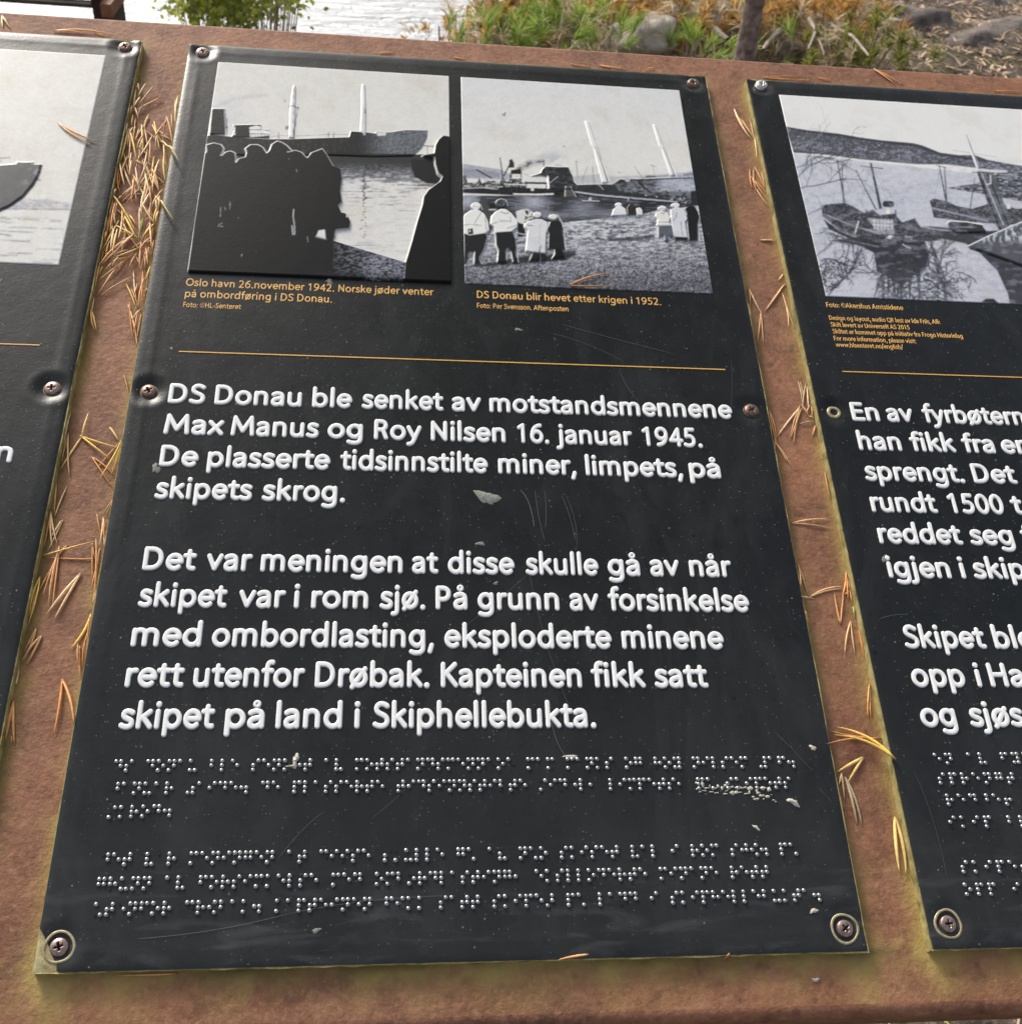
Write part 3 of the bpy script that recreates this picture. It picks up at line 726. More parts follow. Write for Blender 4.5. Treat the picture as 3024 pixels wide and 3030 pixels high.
# ------------------------------------------------------------------ photo prints, painted as flat ink on relief
class Print:
    """a dense sheet of the panel's printed photograph; shapes are drawn as flat ink, raised outlines get real height"""
    def __init__(s, key, u0, u1, v0, v1, step, ox, oy, sc_):
        s.key = key; s.cx = PAN[key][0]
        u = np.linspace(u0, u1, int((u1-u0)/step)+1); v = np.linspace(v0, v1, int((v1-v0)/step)+1)
        s.U, s.V = np.meshgrid(u, v); s.nx, s.ny = len(u), len(v)
        px, py = uv_to_px(s.U, s.V, 0.2)
        s.X = (px-ox)*sc_; s.Y = (py-oy)*sc_                       # zoomed tracing coordinates
        s.C = np.zeros(s.U.shape+(3,)); s.H = np.zeros(s.U.shape); s.L = np.zeros(s.U.shape, int); s.rims = []
    def fill(s, c): s.C[:] = lin(c)
    def blend(s, m, c):
        c = lin(c) if np.ndim(c) == 1 else c
        s.C += (c-s.C)*np.clip(m, 0, 1)[..., None]
    def box(s, pts, pad):
        xs = [p[0] for p in pts]; ys = [p[1] for p in pts]
        q = (s.X > min(xs)-pad) & (s.X < max(xs)+pad) & (s.Y > min(ys)-pad) & (s.Y < max(ys)+pad)
        r = np.where(q.any(1))[0]; c = np.where(q.any(0))[0]
        if len(r) == 0: return None
        return slice(r[0], r[-1]+1), slice(c[0], c[-1]+1)
    def mask(s, pts, soft=1.5):
        b = s.box(pts, soft*2+2); m = np.zeros(s.X.shape)
        if b is None: return m
        X, Y = s.X[b], s.Y[b]; ins = in_poly(X, Y, pts); d = d_line(X, Y, pts+[pts[0]])
        m[b] = np.clip(0.5+np.where(ins, d, -d)/(2*soft), 0, 1); return m
    def poly(s, pts, c, a=1.0, soft=1.5, tex=None):
        m = s.mask(pts, soft)*a
        if tex is not None: m = m*tex
        s.blend(m, c); return m
    def line(s, pts, wd, c, a=1.0, soft=1.2):
        b = s.box(pts, wd+soft*2+2)
        if b is None: return
        d = d_line(s.X[b], s.Y[b], pts); m = np.zeros(s.X.shape); m[b] = np.clip((wd/2-d)/soft+0.5, 0, 1)*a
        s.blend(m, c)
    def taper(s, p0, p1, w0, w1, c, a=1.0):
        (x0, y0), (x1, y1) = p0, p1; L = math.hypot(x1-x0, y1-y0); nx_, ny_ = -(y1-y0)/L, (x1-x0)/L
        s.poly([(x0+nx_*w0/2, y0+ny_*w0/2), (x1+nx_*w1/2, y1+ny_*w1/2), (x1-nx_*w1/2, y1-ny_*w1/2), (x0-nx_*w0/2, y0-ny_*w0/2)], c, a, 1.0)
    def n(s, fx, fy, seed, o=4): return fbm(s.X*fx, s.Y*fy, seed, o)
    def raise_(s, pts, h, label=0, rim=0.0, soft=3.0, rimcol=(232, 230, 222), closed=True):
        """emboss a shape: height, its own part label and the bare white core showing on its milled edge"""
        b = s.box(pts, 14)
        if b is None: return
        X, Y = s.X[b], s.Y[b]; ins = in_poly(X, Y, pts); d = d_line(X, Y, pts+[pts[0]]); sd_ = np.where(ins, d, -d)
        s.H[b] = np.maximum(s.H[b], h*sstep(-soft, soft, sd_))
        if label: s.L[b] = np.where(sd_ > -soft, label, s.L[b])
        if rim: s.rims.append((pts, rim, rimcol))
    def paint_rims(s):
        for pts, rim, c in s.rims: s.line(pts, rim, c, 0.95, 1.6)
    def develop(s, grain=.09, blur=2, contrast=1.0):
        C = s.C
        for _ in range(blur):
            Q = np.pad(C, ((1, 1), (1, 1), (0, 0)), mode='edge'); C = (Q[:-2, 1:-1]+Q[2:, 1:-1]+Q[1:-1, :-2]+Q[1:-1, 2:]+2*Q[1:-1, 1:-1])/6
        r_ = np.random.RandomState(3); g = r_.normal(size=s.X.shape); Q = np.pad(g, 1, mode='edge'); g = (Q[:-2, 1:-1]+Q[2:, 1:-1]+Q[1:-1, :-2]+Q[1:-1, 2:]+2*g)/6*1.7
        m_ = (fbm(s.U*.35, s.V*.35, 91, 4)-.5)*2
        lum = C.mean(-1); q_ = np.sqrt(np.clip(lum, 0, 1)); mid_ = np.clip(4*q_*(1-q_), 0, 1)*sstep(.95, .6, q_)*.85+.15
        c_ = np.sqrt(np.clip(C, 0, 1)); c_ = c_+.28*(c_-.46)*4*c_*(1-c_); C = np.clip(c_, 0, 1)**2
        C = C.mean(-1)[..., None]*.5+C*.5
        s.C = np.clip(C*(1+(grain*g+.16*m_)[..., None]*mid_[..., None]), 0, .9)**contrast
    def build(s, names, root):
        s.develop()
        H = s.H*1.0+0.32
        H += 0.0
        e = np.zeros(H.shape, bool); e[0] = e[-1] = True; e[:, 0] = e[:, -1] = True
        H = np.where(e, -0.3, H)
        V3 = np.stack([s.U-s.cx, s.V, H], -1).reshape(-1, 3)*K
        F = grid_faces(s.nx, s.ny); lab = s.L.ravel()[F].max(1)
        C = np.concatenate([np.clip(s.C, 0, 0.85), np.ones(s.X.shape+(1,))], -1).reshape(-1, 4)
        for k, (nm, label) in enumerate(names):
            f = F[lab == k]
            if len(f) == 0: continue
            Vv, ff, cc = compact(V3, f, C)
            m = me_from(nm, Vv, ff); a = m.attributes.new('print', 'FLOAT_COLOR', 'POINT'); a.data.foreach_set('color', cc.astype(np.float32).ravel())
            o = link(nm, m, MAT['print'], root)
            if label: o['label'] = label

DK = (36, 38, 42)
# --- photograph 1: quay silhouettes before a long steamer
p = Print('mid', -136.3, -3.0, 75.6, 235.0, 0.30, 500, 200, 2.1422)
X, Y = p.X, p.Y
p.fill((217, 214, 203))
p.blend(sstep(420, 60, Y)*0.25+0*X, (208, 206, 200)); p.blend(p.n(.006, .006, 1)*0.25, (208, 200, 186))
p.line([(300, 262), (350, 235), (420, 205), (520, 188), (620, 182)], 26, (186, 184, 196), 0.55, 10)
p.blend(sstep(200, 330, X)*sstep(560, 380, X)*sstep(160, 260, Y)*sstep(470, 330, Y)*0.5, (190, 189, 202))
# water
wn = p.n(.012, .10, 3); wn2 = p.n(.03, .22, 5)
wat = (Y > 556).astype(float)
streak = sstep(0.50, 0.62, wn*0.6+wn2*0.5+sstep(820, 560, Y)*0.32-0.08)
p.blend(wat, (206, 205, 203)); p.blend(wat*sstep(560, 900, Y)*0.6, (219, 214, 200))
p.blend(wat*streak*sstep(1000, 640, Y)*0.9, (84, 90, 104))
p.blend(wat*sstep(720, 640, Y+14*(p.n(.05, .05, 8)-.5)*4), (66, 67, 68)); p.blend(wat*sstep(600, 660, Y)*sstep(760, 660, Y)*0.5*sstep(.4, .6, p.n(.06, .3, 9)), (150, 155, 170))
p.blend(wat*sstep(800, 1200, Y)*sstep(.56, .7, p.n(.008, .06, 10))*0.35, (150, 152, 170))
for y_, x0, x1 in ((700, 1120, 1500), (790, 1100, 1400), (830, 1130, 1300), (873, 1330, 1420), (911, 1460, 1560), (1130, 1150, 1350), (768, 1500, 1640)): p.line([(x0, y_), (x1, y_+3)], 3.5, (95, 100, 118), 0.8)
q = [(1240+9*math.sin(k*1.9)+5*math.sin(k*.7), 645+k*9) for k in range(50)]
p.line(q[:24], 8, (86, 90, 100), 0.9)
for k in range(20, 50, 2): p.line([q[k], (q[k][0]+14*math.sin(k), q[k][1]+6)], 6, (92, 96, 106), 0.85)
# far black boat
p.poly([(1540, 580), (1600, 590), (1680, 592), (1690, 655), (1728, 700), (1705, 745), (1640, 740), (1560, 700), (1535, 630)], (48, 50, 56), 1, 3)
p.line([(1592, 498), (1680, 506)], 5, (70, 72, 84)); p.line([(1640, 500), (1642, 575)], 4, (80, 82, 92))
for k in range(12): p.line([(1540+k*9, 735+(k % 3)*9), (1600+k*10, 738+(k % 3)*9)], 4, (70, 74, 84), .6)
# hull and deckhouse
hull = [(232, 500), (245, 440), (275, 430), (400, 445), (525, 455), (640, 460), (780, 460), (1000, 452), (1145, 448), (1155, 410), (1240, 415), (1310, 425), (1320, 412), (1395, 418), (1500, 402), (1640, 405), (1637, 450), (1600, 520), (1550, 565), (1300, 572), (1005, 560), (700, 560), (240, 560)]
p.poly(hull, (44, 46, 47))
p.blend(p.mask(hull)*sstep(1180, 1420, X)*(0.35+0.65*sstep(.4, .6, p.n(.25, .25, 14))), (122, 130, 142)); p.blend(p.mask(hull)*sstep(.6, .7, p.n(.15, .05, 15))*.4, (100, 103, 108))
p.poly([(1005, 546), (1300, 556), (1555, 556), (1545, 574), (1300, 574), (1005, 570)], (34, 32, 32), .9, 3)
fun = [(275, 270), (285, 266), (360, 268), (364, 300), (360, 432), (262, 432)]
p.poly(fun, (34, 36, 40)); dh = [(412, 430), (420, 395), (412, 372), (590, 368), (590, 402), (640, 430), (640, 455), (400, 450)]
p.poly(dh, (40, 42, 46)); p.poly([(515, 388), (560, 376), (585, 384), (588, 392), (638, 390), (645, 440), (520, 452)], (222, 222, 218))
for yy in (403, 428): p.line([(518, yy), (644, yy+2)], 4, (84, 86, 96))
for k in range(6): p.line([(530+k*20, 430), (530+k*20, 452)], 3, (84, 86, 96))
p.line([(422, 385), (422, 435)], 9, (205, 205, 205)); p.line([(412, 400), (432, 400)], 4, DK); p.line([(412, 418), (432, 418)], 4, DK)
p.line([(372, 330), (374, 430)], 6, (78, 82, 100)); p.poly([(362, 375), (382, 372), (386, 385), (370, 395), (362, 388)], (70, 74, 92)); p.line([(382, 360), (384, 440)], 9, (226, 226, 222), .8)
rail = [(650, 452), (700, 442), (780, 445), (860, 442), (1000, 436), (1145, 436)]
p.line(rail, 11, (216, 216, 210)); p.line([(x, y-5) for x, y in rail], 2.5, (110, 112, 122))
for x_ in (700, 770, 1015, 1048): p.line([(x_, 418), (x_, 455)], 5, (100, 104, 118))
p.poly([(1318, 420), (1380, 418), (1378, 438), (1325, 442)], (200, 204, 210)); p.line([(1155, 410), (1240, 414)], 4, (210, 212, 210)); p.line([(1320, 411), (1400, 414), (1515, 398)], 4, (214, 214, 210))
m1 = [(788, 128), (797, 120), (807, 128), (804, 300), (798, 455), (766, 450), (770, 300)]
m2 = [(1224, 118), (1232, 112), (1243, 118), (1250, 300), (1247, 440), (1215, 410), (1222, 300)]
for mm in (m1, m2): p.poly(mm, (228, 228, 224))
p.line([(798, 150), (790, 455)], 5, (90, 92, 108), .8); p.line([(768, 252), (830, 262)], 6, (96, 98, 112)); p.line([(822, 258), (806, 360), (792, 452)], 5, (92, 95, 108), .9)
p.line([(1237, 260), (1234, 440)], 6, (120, 124, 136), .8); p.line([(1212, 246), (1256, 250)], 8, (200, 202, 206)); p.line([(1246, 270), (1246, 300)], 8, (150, 154, 168))
p.blend(sstep(.72, .8, p.n(.5, .5, 40, 2))*0.25*(Y < 400), (186, 180, 160))
p.line([(738, 210), (740, 228)], 7, (110, 106, 122), .7); p.poly([(742, 378), (765, 374), (760, 396), (742, 402)], (130, 84, 70), .8)
# quay and people
crowd = [(240, 500), (290, 488), (335, 500), (352, 520), (353, 545), (340, 570), (368, 545), (400, 540), (425, 552), (434, 590), (430, 612), (448, 588), (490, 578), (496, 550), (488, 525), (520, 500), (570, 500), (602, 518), (624, 555), (640, 540), (655, 500), (690, 476), (722, 486), (752, 505), (782, 535), (756, 549), (805, 535), (845, 548), (880, 584), (905, 552), (978, 526), (1005, 562), (1045, 635), (1086, 652), (1098, 720), (1088, 790), (1100, 860), (1076, 882), (1096, 930), (1130, 936), (1153, 985), (1148, 1026), (1058, 1036), (1046, 1112), (1040, 1300), (140, 1285), (125, 1300), (232, 560), (236, 545)]
quay = [(125, 1300), (140, 1200), (600, 1100), (1046, 1108), (1500, 1245), (1660, 1280), (1700, 1372), (125, 1310)]
p.poly(quay, (27, 30, 33), 1, 2)
qm = p.mask(quay, 3)
p.blend(qm*sstep(900, 1200, X)*sstep(.45, .62, p.n(.05, .16, 21))*sstep(1380, 1260, Y)*.75, (122, 128, 150)); p.blend(qm*sstep(1180, 1300, X)*sstep(1160, 1230, Y)*sstep(.42, .55, p.n(.09, .2, 22))*.7, (150, 156, 180))
p.blend(qm*sstep(940, 960, X)*sstep(1040, 1000, X)*sstep(.4, .6, p.n(.1, .1, 23))*sstep(1180, 1120, Y), (150, 152, 160))
p.poly(crowd, (27, 30, 33))
p.poly([(953, 1046), (992, 1040), (998, 1100), (936, 1086)], (212, 210, 205)); p.line([(936, 1086), (1000, 1102)], 10, (130, 134, 150), .8)
for l in ([(795, 912), (793, 960), (800, 1010), (802, 1072)], [(785, 1015), (790, 1072)]): p.line(l, 7, (190, 190, 190), .9)
for l in ([(325, 1010), (345, 1000)], [(335, 900), (333, 960)], [(318, 1018), (348, 1022)], [(360, 900), (366, 916)], [(395, 865), (393, 912)], [(882, 1085), (886, 1118)], [(812, 660), (816, 676)], [(470, 1195), (466, 1212)]): p.line(l, 5, (170, 168, 164), .8)
man = [(1786, 450), (1740, 442), (1708, 468), (1688, 505), (1680, 556), (1605, 568), (1640, 580), (1684, 586), (1686, 625), (1704, 686), (1730, 706), (1720, 732), (1642, 790), (1614, 830), (1606, 880), (1572, 990), (1540, 1110), (1500, 1243), (1490, 1362), (1800, 1372)]
p.poly(man, (25, 28, 32))
p.blend(sstep(1300, 1385, Y+0*X)*0.5*(X < 1480), (26, 26, 27))
for k in range(60):
    x_, y_ = rng.uniform(150, 1780), rng.uniform(620, 1340); p.line([(x_, y_), (x_+rng.uniform(-3, 3), y_+rng.uniform(2, 8))], rng.uniform(3, 9), (28, 30, 33), .8*(x_ < 1080 or x_ > 1620))
p.raise_(hull, .35, 1, 0); p.raise_(fun, .6, 1, 0); p.raise_(dh, .4, 1, 0)
p.raise_(m1, .6, 2, 0); p.raise_(m2, .6, 5, 0)
p.raise_(crowd, 1.1, 3, 0); p.raise_(quay, 1.1, 3, 0); p.raise_(man, 1.3, 4, 0); 
for rl, wd in (([(125, 1300), (165, 1000), (232, 560), (246, 548), (240, 505), (290, 489), (338, 500), (353, 520), (352, 545), (338, 570)], 9), ([(338, 570), (368, 546), (400, 540), (425, 552), (434, 590), (430, 612), (448, 588), (490, 578), (496, 550), (488, 525), (520, 500), (570, 500), (602, 518), (624, 553), (640, 540), (655, 500), (690, 476), (722, 486), (752, 505), (782, 535)], 9),
               ([(756, 549), (805, 535), (845, 548), (880, 584), (905, 552), (975, 524)], 8), ([(975, 524), (1005, 562), (1045, 635)], 5), ([(1786, 450), (1740, 442), (1708, 468), (1688, 505), (1680, 556), (1605, 568)], 9), ([(1682, 586), (1686, 625), (1704, 686), (1730, 706), (1720, 732), (1642, 790), (1614, 830), (1606, 880), (1572, 990), (1540, 1110), (1500, 1243)], 8),
               ([(1130, 936), (1132, 960)], 8), ([(1785, 450), (1798, 1366)], 5), ([(232, 500), (245, 438), (262, 432), (277, 275), (290, 268), (360, 268)], 10), ([(360, 268), (364, 420)], 6), ([(385, 440), (400, 435), (404, 400), (412, 372), (430, 366), (588, 367), (590, 400)], 7)):
    p.line(rl, wd, (226, 224, 218), 0.96, 1.8)
p.build([('photo_print', 'printed photograph of a long steamer seen from a quay'), ('raised_ship_hull', None), ('raised_mast', None), ('raised_crowd_silhouette', None), ('raised_man_silhouette', None), ('raised_mast', None)], PROOT['mid'])

# --- photograph 2: wreck salvage watched from the shore
p = Print('mid', 3.7, 135.9, 75.4, 234.9, 0.30, 1300, 200, 2.1422)
X, Y = p.X, p.Y
p.fill((214, 213, 209)); p.blend(sstep(420, 80, Y)*.8, (207, 209, 213)); p.blend(sstep(300, 650, Y)*.7, (221, 217, 206)); p.blend(p.n(.006, .006, 2)*.2, (206, 198, 184))
p.poly([(140, 612), (250, 630), (385, 650), (480, 690), (480, 720), (140, 705)], (152, 158, 176), .9, 3); p.blend(p.mask([(140, 640), (385, 670), (385, 700), (140, 700)], 4)*.5, (120, 126, 146))
p.blend(sstep(690, 660, Y)*0, (0, 0, 0)); p.poly([(830, 700), (900, 690), (1010, 680), (1100, 695), (1250, 690), (1450, 680), (1610, 660), (1612, 740), (830, 760)], (168, 173, 188), .8, 5)
p.poly([(1540, 680), (1605, 668), (1612, 690), (1540, 690)], (120, 126, 142), .8, 2)
sm = sstep(.35, .6, p.n(.02, .03, 6))
p.poly([(480, 655), (510, 625), (560, 600), (610, 590), (660, 588), (662, 610), (610, 622), (560, 640), (500, 665)], (72, 74, 78), .92, 13, .5+.5*sstep(.35, .5, p.n(.03, .05, 8)))
p.poly([(590, 590), (650, 558), (720, 545), (790, 570), (810, 620), (760, 650), (690, 600), (640, 605)], (150, 160, 186), .7, 34, sm)
# water
wt = sstep(812, 820, Y)
p.blend(wt, (58, 62, 72)); p.blend(wt*sstep(.5, .66, p.n(.02, .14, 4))*.5, (120, 126, 146))
for cx_, cy_, rx, ry, a in ((600, 860, 85, 50, .85), (180, 850, 70, 50, .85), (900, 900, 90, 50, .45), (1040, 930, 80, 30, .4), (700, 940, 200, 20, .5)):
    p.blend(np.exp(-(((X-cx_)/rx)**2+((Y-cy_)/ry)**2))*a*(.55+.6*p.n(.03, .2, 7)), (176, 180, 202))
# land
shore = [(140, 985), (300, 960), (520, 960), (700, 985), (780, 988), (900, 975), (1080, 955), (1280, 935), (1400, 905), (1645, 880), (1740, 1450), (140, 1400)]
p.poly(shore, (112, 115, 128), 1, 2.5); sh = p.mask(shore, 2)
t1 = p.n(.035, .11, 31, 5); t2 = p.n(.16, .24, 33, 4); band = np.sin(Y*.035+X*.004+3*p.n(.004, .01, 35))*.5+.5
lightz = sstep(1120, 1030, Y)*.55+sstep(1260, 1100, Y)*.35
p.blend(sh*np.clip(sstep(.42, .60, t1)*(.35+lightz)+band*lightz*.6, 0, 1), (214, 216, 228))
p.blend(sh*sstep(.50, .60, t2)*.45, (178, 182, 200)); p.blend(sh*sstep(.52, .40, t2)*(.5+.35*sstep(1150, 1350, Y)), (50, 53, 62)); p.blend(sh*sstep(1200, 1420, Y)*.42, (52, 55, 64)); p.blend(sh*sstep(.56, .66, p.n(.02, .09, 37))*.6*sstep(1180, 1000, Y), (64, 67, 76))
r2 = random.Random(4)
for k in range(420):
    x_, y_ = r2.uniform(160, 1720), r2.uniform(1090, 1430); l = r2.uniform(14, 46); a = r2.uniform(-2.4, -.7)
    p.line([(x_, y_), (x_+l*math.cos(a)*.6, y_+l*math.sin(a)*.7)], 2.6, r2.choice([(176, 180, 198), (150, 154, 172), (46, 48, 58), (190, 192, 208)]), .65)
p.poly([(300, 1245), (560, 1195), (660, 1200), (800, 1170), (865, 1165), (860, 1190), (800, 1225), (500, 1248), (330, 1262), (160, 1270)], (44, 46, 50), .85, 6)
p.poly([(1050, 1090), (1250, 1075), (1360, 1062), (1360, 1082), (1250, 1100), (1080, 1105)], (60, 63, 70), .8, 5)
# salvage fleet
fl = [(145, 690), (168, 690), (180, 735), (240, 735), (255, 700), (270, 740), (300, 725), (345, 720), (380, 740), (400, 700), (440, 730), (455, 655), (520, 655), (522, 735), (580, 715), (680, 735), (700, 790), (870, 760), (900, 820), (700, 818), (470, 812), (145, 795)]
p.poly(fl, (56, 58, 60), 1, 2); p.blend(p.mask(fl)*sstep(.56, .62, p.n(.12, .2, 45))*.9, (176, 178, 180))
p.poly([(145, 770), (400, 762), (700, 775), (880, 780), (880, 822), (600, 820), (145, 800)], (40, 42, 44), .9, 2)
for a_ in ([(472, 806), (522, 808)], [(530, 808), (610, 810)], [(615, 810), (720, 806)]): p.line(a_, 11, (214, 212, 206))
p.line([(385, 577), (402, 700)], 7, (60, 62, 70)); p.line([(235, 652), (330, 705)], 8, (60, 62, 68)); p.line([(456, 600), (410, 690)], 8, (58, 60, 62)); p.poly([(444, 590), (460, 585), (474, 610), (474, 640), (440, 640)], (66, 66, 64), 1, 2)
p.poly([(455, 655), (515, 648), (520, 690), (455, 690)], (52, 52, 52)); p.poly([(460, 680), (513, 680), (516, 708), (462, 710)], (218, 216, 208)); p.line([(480, 694), (500, 694)], 4, (130, 126, 120))
p.poly([(555, 710), (676, 714), (676, 770), (555, 768)], (210, 210, 206)); p.line([(555, 736), (676, 738)], 12, (52, 54, 56)); p.poly([(580, 770), (598, 770), (598, 786), (580, 786)], (214, 212, 206)); p.line([(430, 745), (545, 748)], 6, (208, 208, 206)); p.line([(520, 672), (560, 690), (575, 700)], 3, (150, 148, 150))
p.line([(150, 772), (400, 760)], 7, (160, 164, 172)); p.line([(290, 768), (370, 776)], 6, (176, 180, 190)); 
for k in range(40): p.line([(r2.uniform(150, 460), r2.uniform(715, 765))]*2, r2.uniform(5, 12), r2.choice([(150, 152, 158), (196, 196, 196), (38, 40, 42)]), .9)
wr = [(575, 696), (640, 675), (648, 655), (670, 632), (735, 637), (818, 638), (830, 670), (842, 690), (850, 730), (870, 750), (845, 775), (690, 778), (682, 700), (640, 692)]
p.poly(wr, (60, 63, 68), 1, 2); p.blend(p.mask(wr)*sstep(.48, .6, p.n(.05, .12, 51))*.5, (104, 110, 124))
for yy in (655, 690, 722, 750): p.line([(690, yy), (835, yy+8)], 5, (36, 38, 42), .8)
p.line([(685, 700), (690, 770)], 12, (226, 226, 220)); p.line([(692, 745), (750, 700)], 6, (150, 156, 170)); p.line([(660, 598), (662, 636)], 6, (50, 52, 60)); p.line([(640, 606), (664, 596)], 5, (60, 62, 70))
hl = [(860, 745), (1000, 742), (1095, 745), (1120, 730), (1140, 712), (1170, 714), (1180, 730), (1205, 728), (1208, 708), (1300, 705), (1310, 690), (1480, 690), (1600, 690), (1625, 720), (1640, 860), (1500, 862), (1200, 850), (900, 822)]
p.poly(hl, (112, 118, 132), 1, 2); hm = p.mask(hl, 2)
p.blend(hm*sstep(.50, .60, p.n(.05, .09, 55))*.85, (54, 57, 62)); p.blend(hm*sstep(1330, 1420, X)*sstep(800, 780, Y)*(.35+.65*p.n(.04, .1, 57)), (176, 184, 208))
p.poly([(870, 748), (1110, 748), (1140, 790), (1330, 820), (1500, 838), (1500, 862), (1200, 838), (870, 790)], (58, 61, 64), .9, 3)
p.line([(860, 792), (1000, 812), (1200, 830), (1500, 856)], 10, (166, 172, 188)); p.line([(870, 806), (1000, 824), (1200, 842), (1500, 864)], 9, (50, 54, 66)); p.line([(905, 848), (1010, 850)], 7, (180, 178, 184)); p.poly([(945, 830), (962, 828), (965, 848), (945, 850)], (196, 180, 178))
p.line([(1210, 722), (1400, 712), (1600, 704)], 6, (52, 54, 60)); p.line([(1208, 708), (1300, 708), (1500, 696)], 5, (218, 218, 216)); p.line([(1260, 735), (1340, 800)], 8, (50, 53, 58)); p.line([(1000, 740), (1040, 780)], 3, (190, 192, 200)); p.poly([(1140, 714), (1168, 712), (1180, 732), (1138, 734)], (60, 62, 66))
for k in range(46): p.line([(r2.uniform(1180, 1630), r2.uniform(760, 850))]*2, r2.uniform(5, 13), r2.choice([(180, 180, 190), (44, 46, 52), (120, 124, 136)]), .85)
p.poly([(1590, 790), (1640, 780), (1642, 862), (1590, 862)], (46, 48, 56), .9, 3)
p.poly([(796, 760), (805, 756), (835, 760), (865, 822), (793, 824)], (96, 96, 92)); p.line([(798, 762), (794, 822)], 6, (206, 204, 190)); p.line([(830, 762), (866, 824)], 5, (176, 178, 186))
ma = [(920, 348), (932, 344), (944, 352), (985, 480), (1000, 510), (1060, 735), (1030, 738), (975, 520), (962, 500)]; mb = [(1350, 372), (1357, 366), (1368, 374), (1412, 500), (1430, 530), (1482, 690), (1462, 694), (1405, 525), (1390, 505)]
for mm in (ma, mb): p.poly(mm, (232, 232, 228), 1, 1.5)
p.line([(984, 510), (1070, 735)], 5, (96, 100, 128), .9); p.line([(1000, 510), (1075, 720)], 8, (226, 226, 224), .8); p.line([(962, 516), (1005, 520)], 8, (206, 206, 206)); p.line([(975, 560), (972, 742)], 3, (180, 182, 190), .7); p.line([(1005, 530), (1060, 640)], 3, (150, 155, 170), .7)
p.line([(1388, 516), (1436, 516)], 9, (212, 212, 210)); p.line([(1415, 520), (1495, 712)], 6, (120, 124, 136), .8); p.line([(1432, 530), (1500, 690)], 7, (226, 226, 224), .8)
for l in ([(866, 598), (876, 710)], [(860, 598), (880, 602)], [(938, 632), (900, 730)], [(1230, 628), (1290, 710)], [(1350, 622), (1362, 700)], [(1335, 625), (1372, 632)], [(1128, 668), (1145, 672)], [(968, 630), (980, 742)]): p.line(l, 4, (110, 114, 130), .8)
# boat, ladder, small group behind
p.poly([(250, 880), (262, 830), (280, 815), (300, 822), (305, 870), (330, 890), (345, 1000), (320, 1060), (300, 1000), (255, 900)], (78, 82, 86), 1, 3); p.poly([(316, 872), (355, 870), (360, 895), (318, 898)], (44, 46, 50)); p.line([(318, 905), (360, 905)], 8, (190, 190, 188))
p.poly([(485, 915), (520, 905), (560, 900), (600, 925), (590, 975), (540, 1000), (495, 985)], (206, 206, 204)); p.blend(p.mask([(540, 905), (600, 920), (590, 980), (540, 1000)], 2)*sstep(.55, .6, p.n(.14, .14, 66, 2)), (50, 52, 56))
p.poly([(495, 985), (540, 1000), (545, 1070), (500, 1080)], (46, 48, 52)); p.line([(505, 1055), (545, 1065)], 9, (160, 162, 172)); p.line([(430, 855), (560, 880), (690, 915)], 3, (140, 144, 156)); 
for x_ in (487, 560, 612, 690): p.line([(x_, 870), (x_, 915)], 3, (140, 144, 156))
people = []
def person(body, head, bodyc, legs, legc, extra=()):
    p.poly(body, bodyc, 1, 1.6); 
    for l in legs: p.poly(l, legc, 1, 1.6)
    hx, hy, hr, hry, hc = head; el = [(hx+hr*math.cos(a), hy+hry*math.sin(a)) for a in np.linspace(0, 6.0, 16)]
    p.poly(el, hc, 1, 1.5); people.append(body); people.append(el); people.extend(legs)
W1, W2, BK = (222, 222, 214), (196, 202, 216), (46, 50, 54)
person([(168, 935), (205, 912), (245, 908), (285, 935), (308, 980), (318, 1040), (300, 1058), (282, 1062), (262, 1080), (190, 1076), (152, 1060), (150, 960)], (232, 888, 32, 26, (226, 226, 220)), W1, [[(156, 1060), (190, 1074), (290, 1060), (304, 1080), (288, 1150), (262, 1185), (252, 1230), (264, 1248), (222, 1252), (218, 1180), (186, 1168), (170, 1245), (152, 1248)]], BK)
person([(330, 950), (360, 920), (385, 905), (420, 905), (455, 930), (498, 985), (494, 1020), (470, 1040), (460, 1050), (352, 1060), (345, 1020), (322, 1000)], (392, 867, 36, 27, (104, 106, 110)), W1, [[(356, 1055), (462, 1048), (484, 1110), (488, 1150), (478, 1170), (494, 1240), (462, 1244), (452, 1180), (430, 1150), (418, 1175), (422, 1244), (366, 1240), (372, 1170), (358, 1140)]], BK)
p.blend(p.mask([(362, 870), (392, 848), (424, 870), (418, 888), (370, 888)], 2)*sstep(.45, .55, p.n(.2, .2, 70, 2)), (52, 56, 62))
person([(570, 982), (612, 968), (650, 970), (684, 990), (692, 1030), (676, 1060), (672, 1185), (632, 1182), (545, 1172), (556, 1080), (560, 1040), (536, 1020), (540, 1000)], (619, 942, 28, 20, (222, 222, 218)), (204, 208, 218), [[(566, 1176), (632, 1184), (672, 1186), (668, 1236), (642, 1236), (632, 1190), (626, 1226), (570, 1230)]], BK)
p.line([(632, 1182), (640, 1140)], 6, BK); p.line([(638, 1000), (634, 1130)], 3, (150, 156, 170), .8); p.line([(556, 1010), (590, 1014)], 5, (70, 74, 80), .9)
person([(700, 985), (745, 975), (772, 990), (782, 1030), (775, 1040), (794, 1160), (760, 1166), (688, 1158), (692, 1060), (682, 1040)], (720, 956, 28, 19, (214, 214, 210)), (48, 52, 56), [[(716, 1160), (778, 1162), (790, 1208), (712, 1218), (728, 1180)]], (38, 40, 44))
person([(1092, 935), (1100, 905), (1120, 890), (1150, 885), (1178, 905), (1186, 945), (1090, 950)], (1132, 878, 22, 14, (224, 224, 222)), (206, 210, 218), [], BK)
person([(1190, 945), (1186, 895), (1205, 872), (1228, 875), (1240, 900), (1240, 944)], (1214, 884, 18, 14, (70, 66, 64)), (60, 62, 58), [], BK)
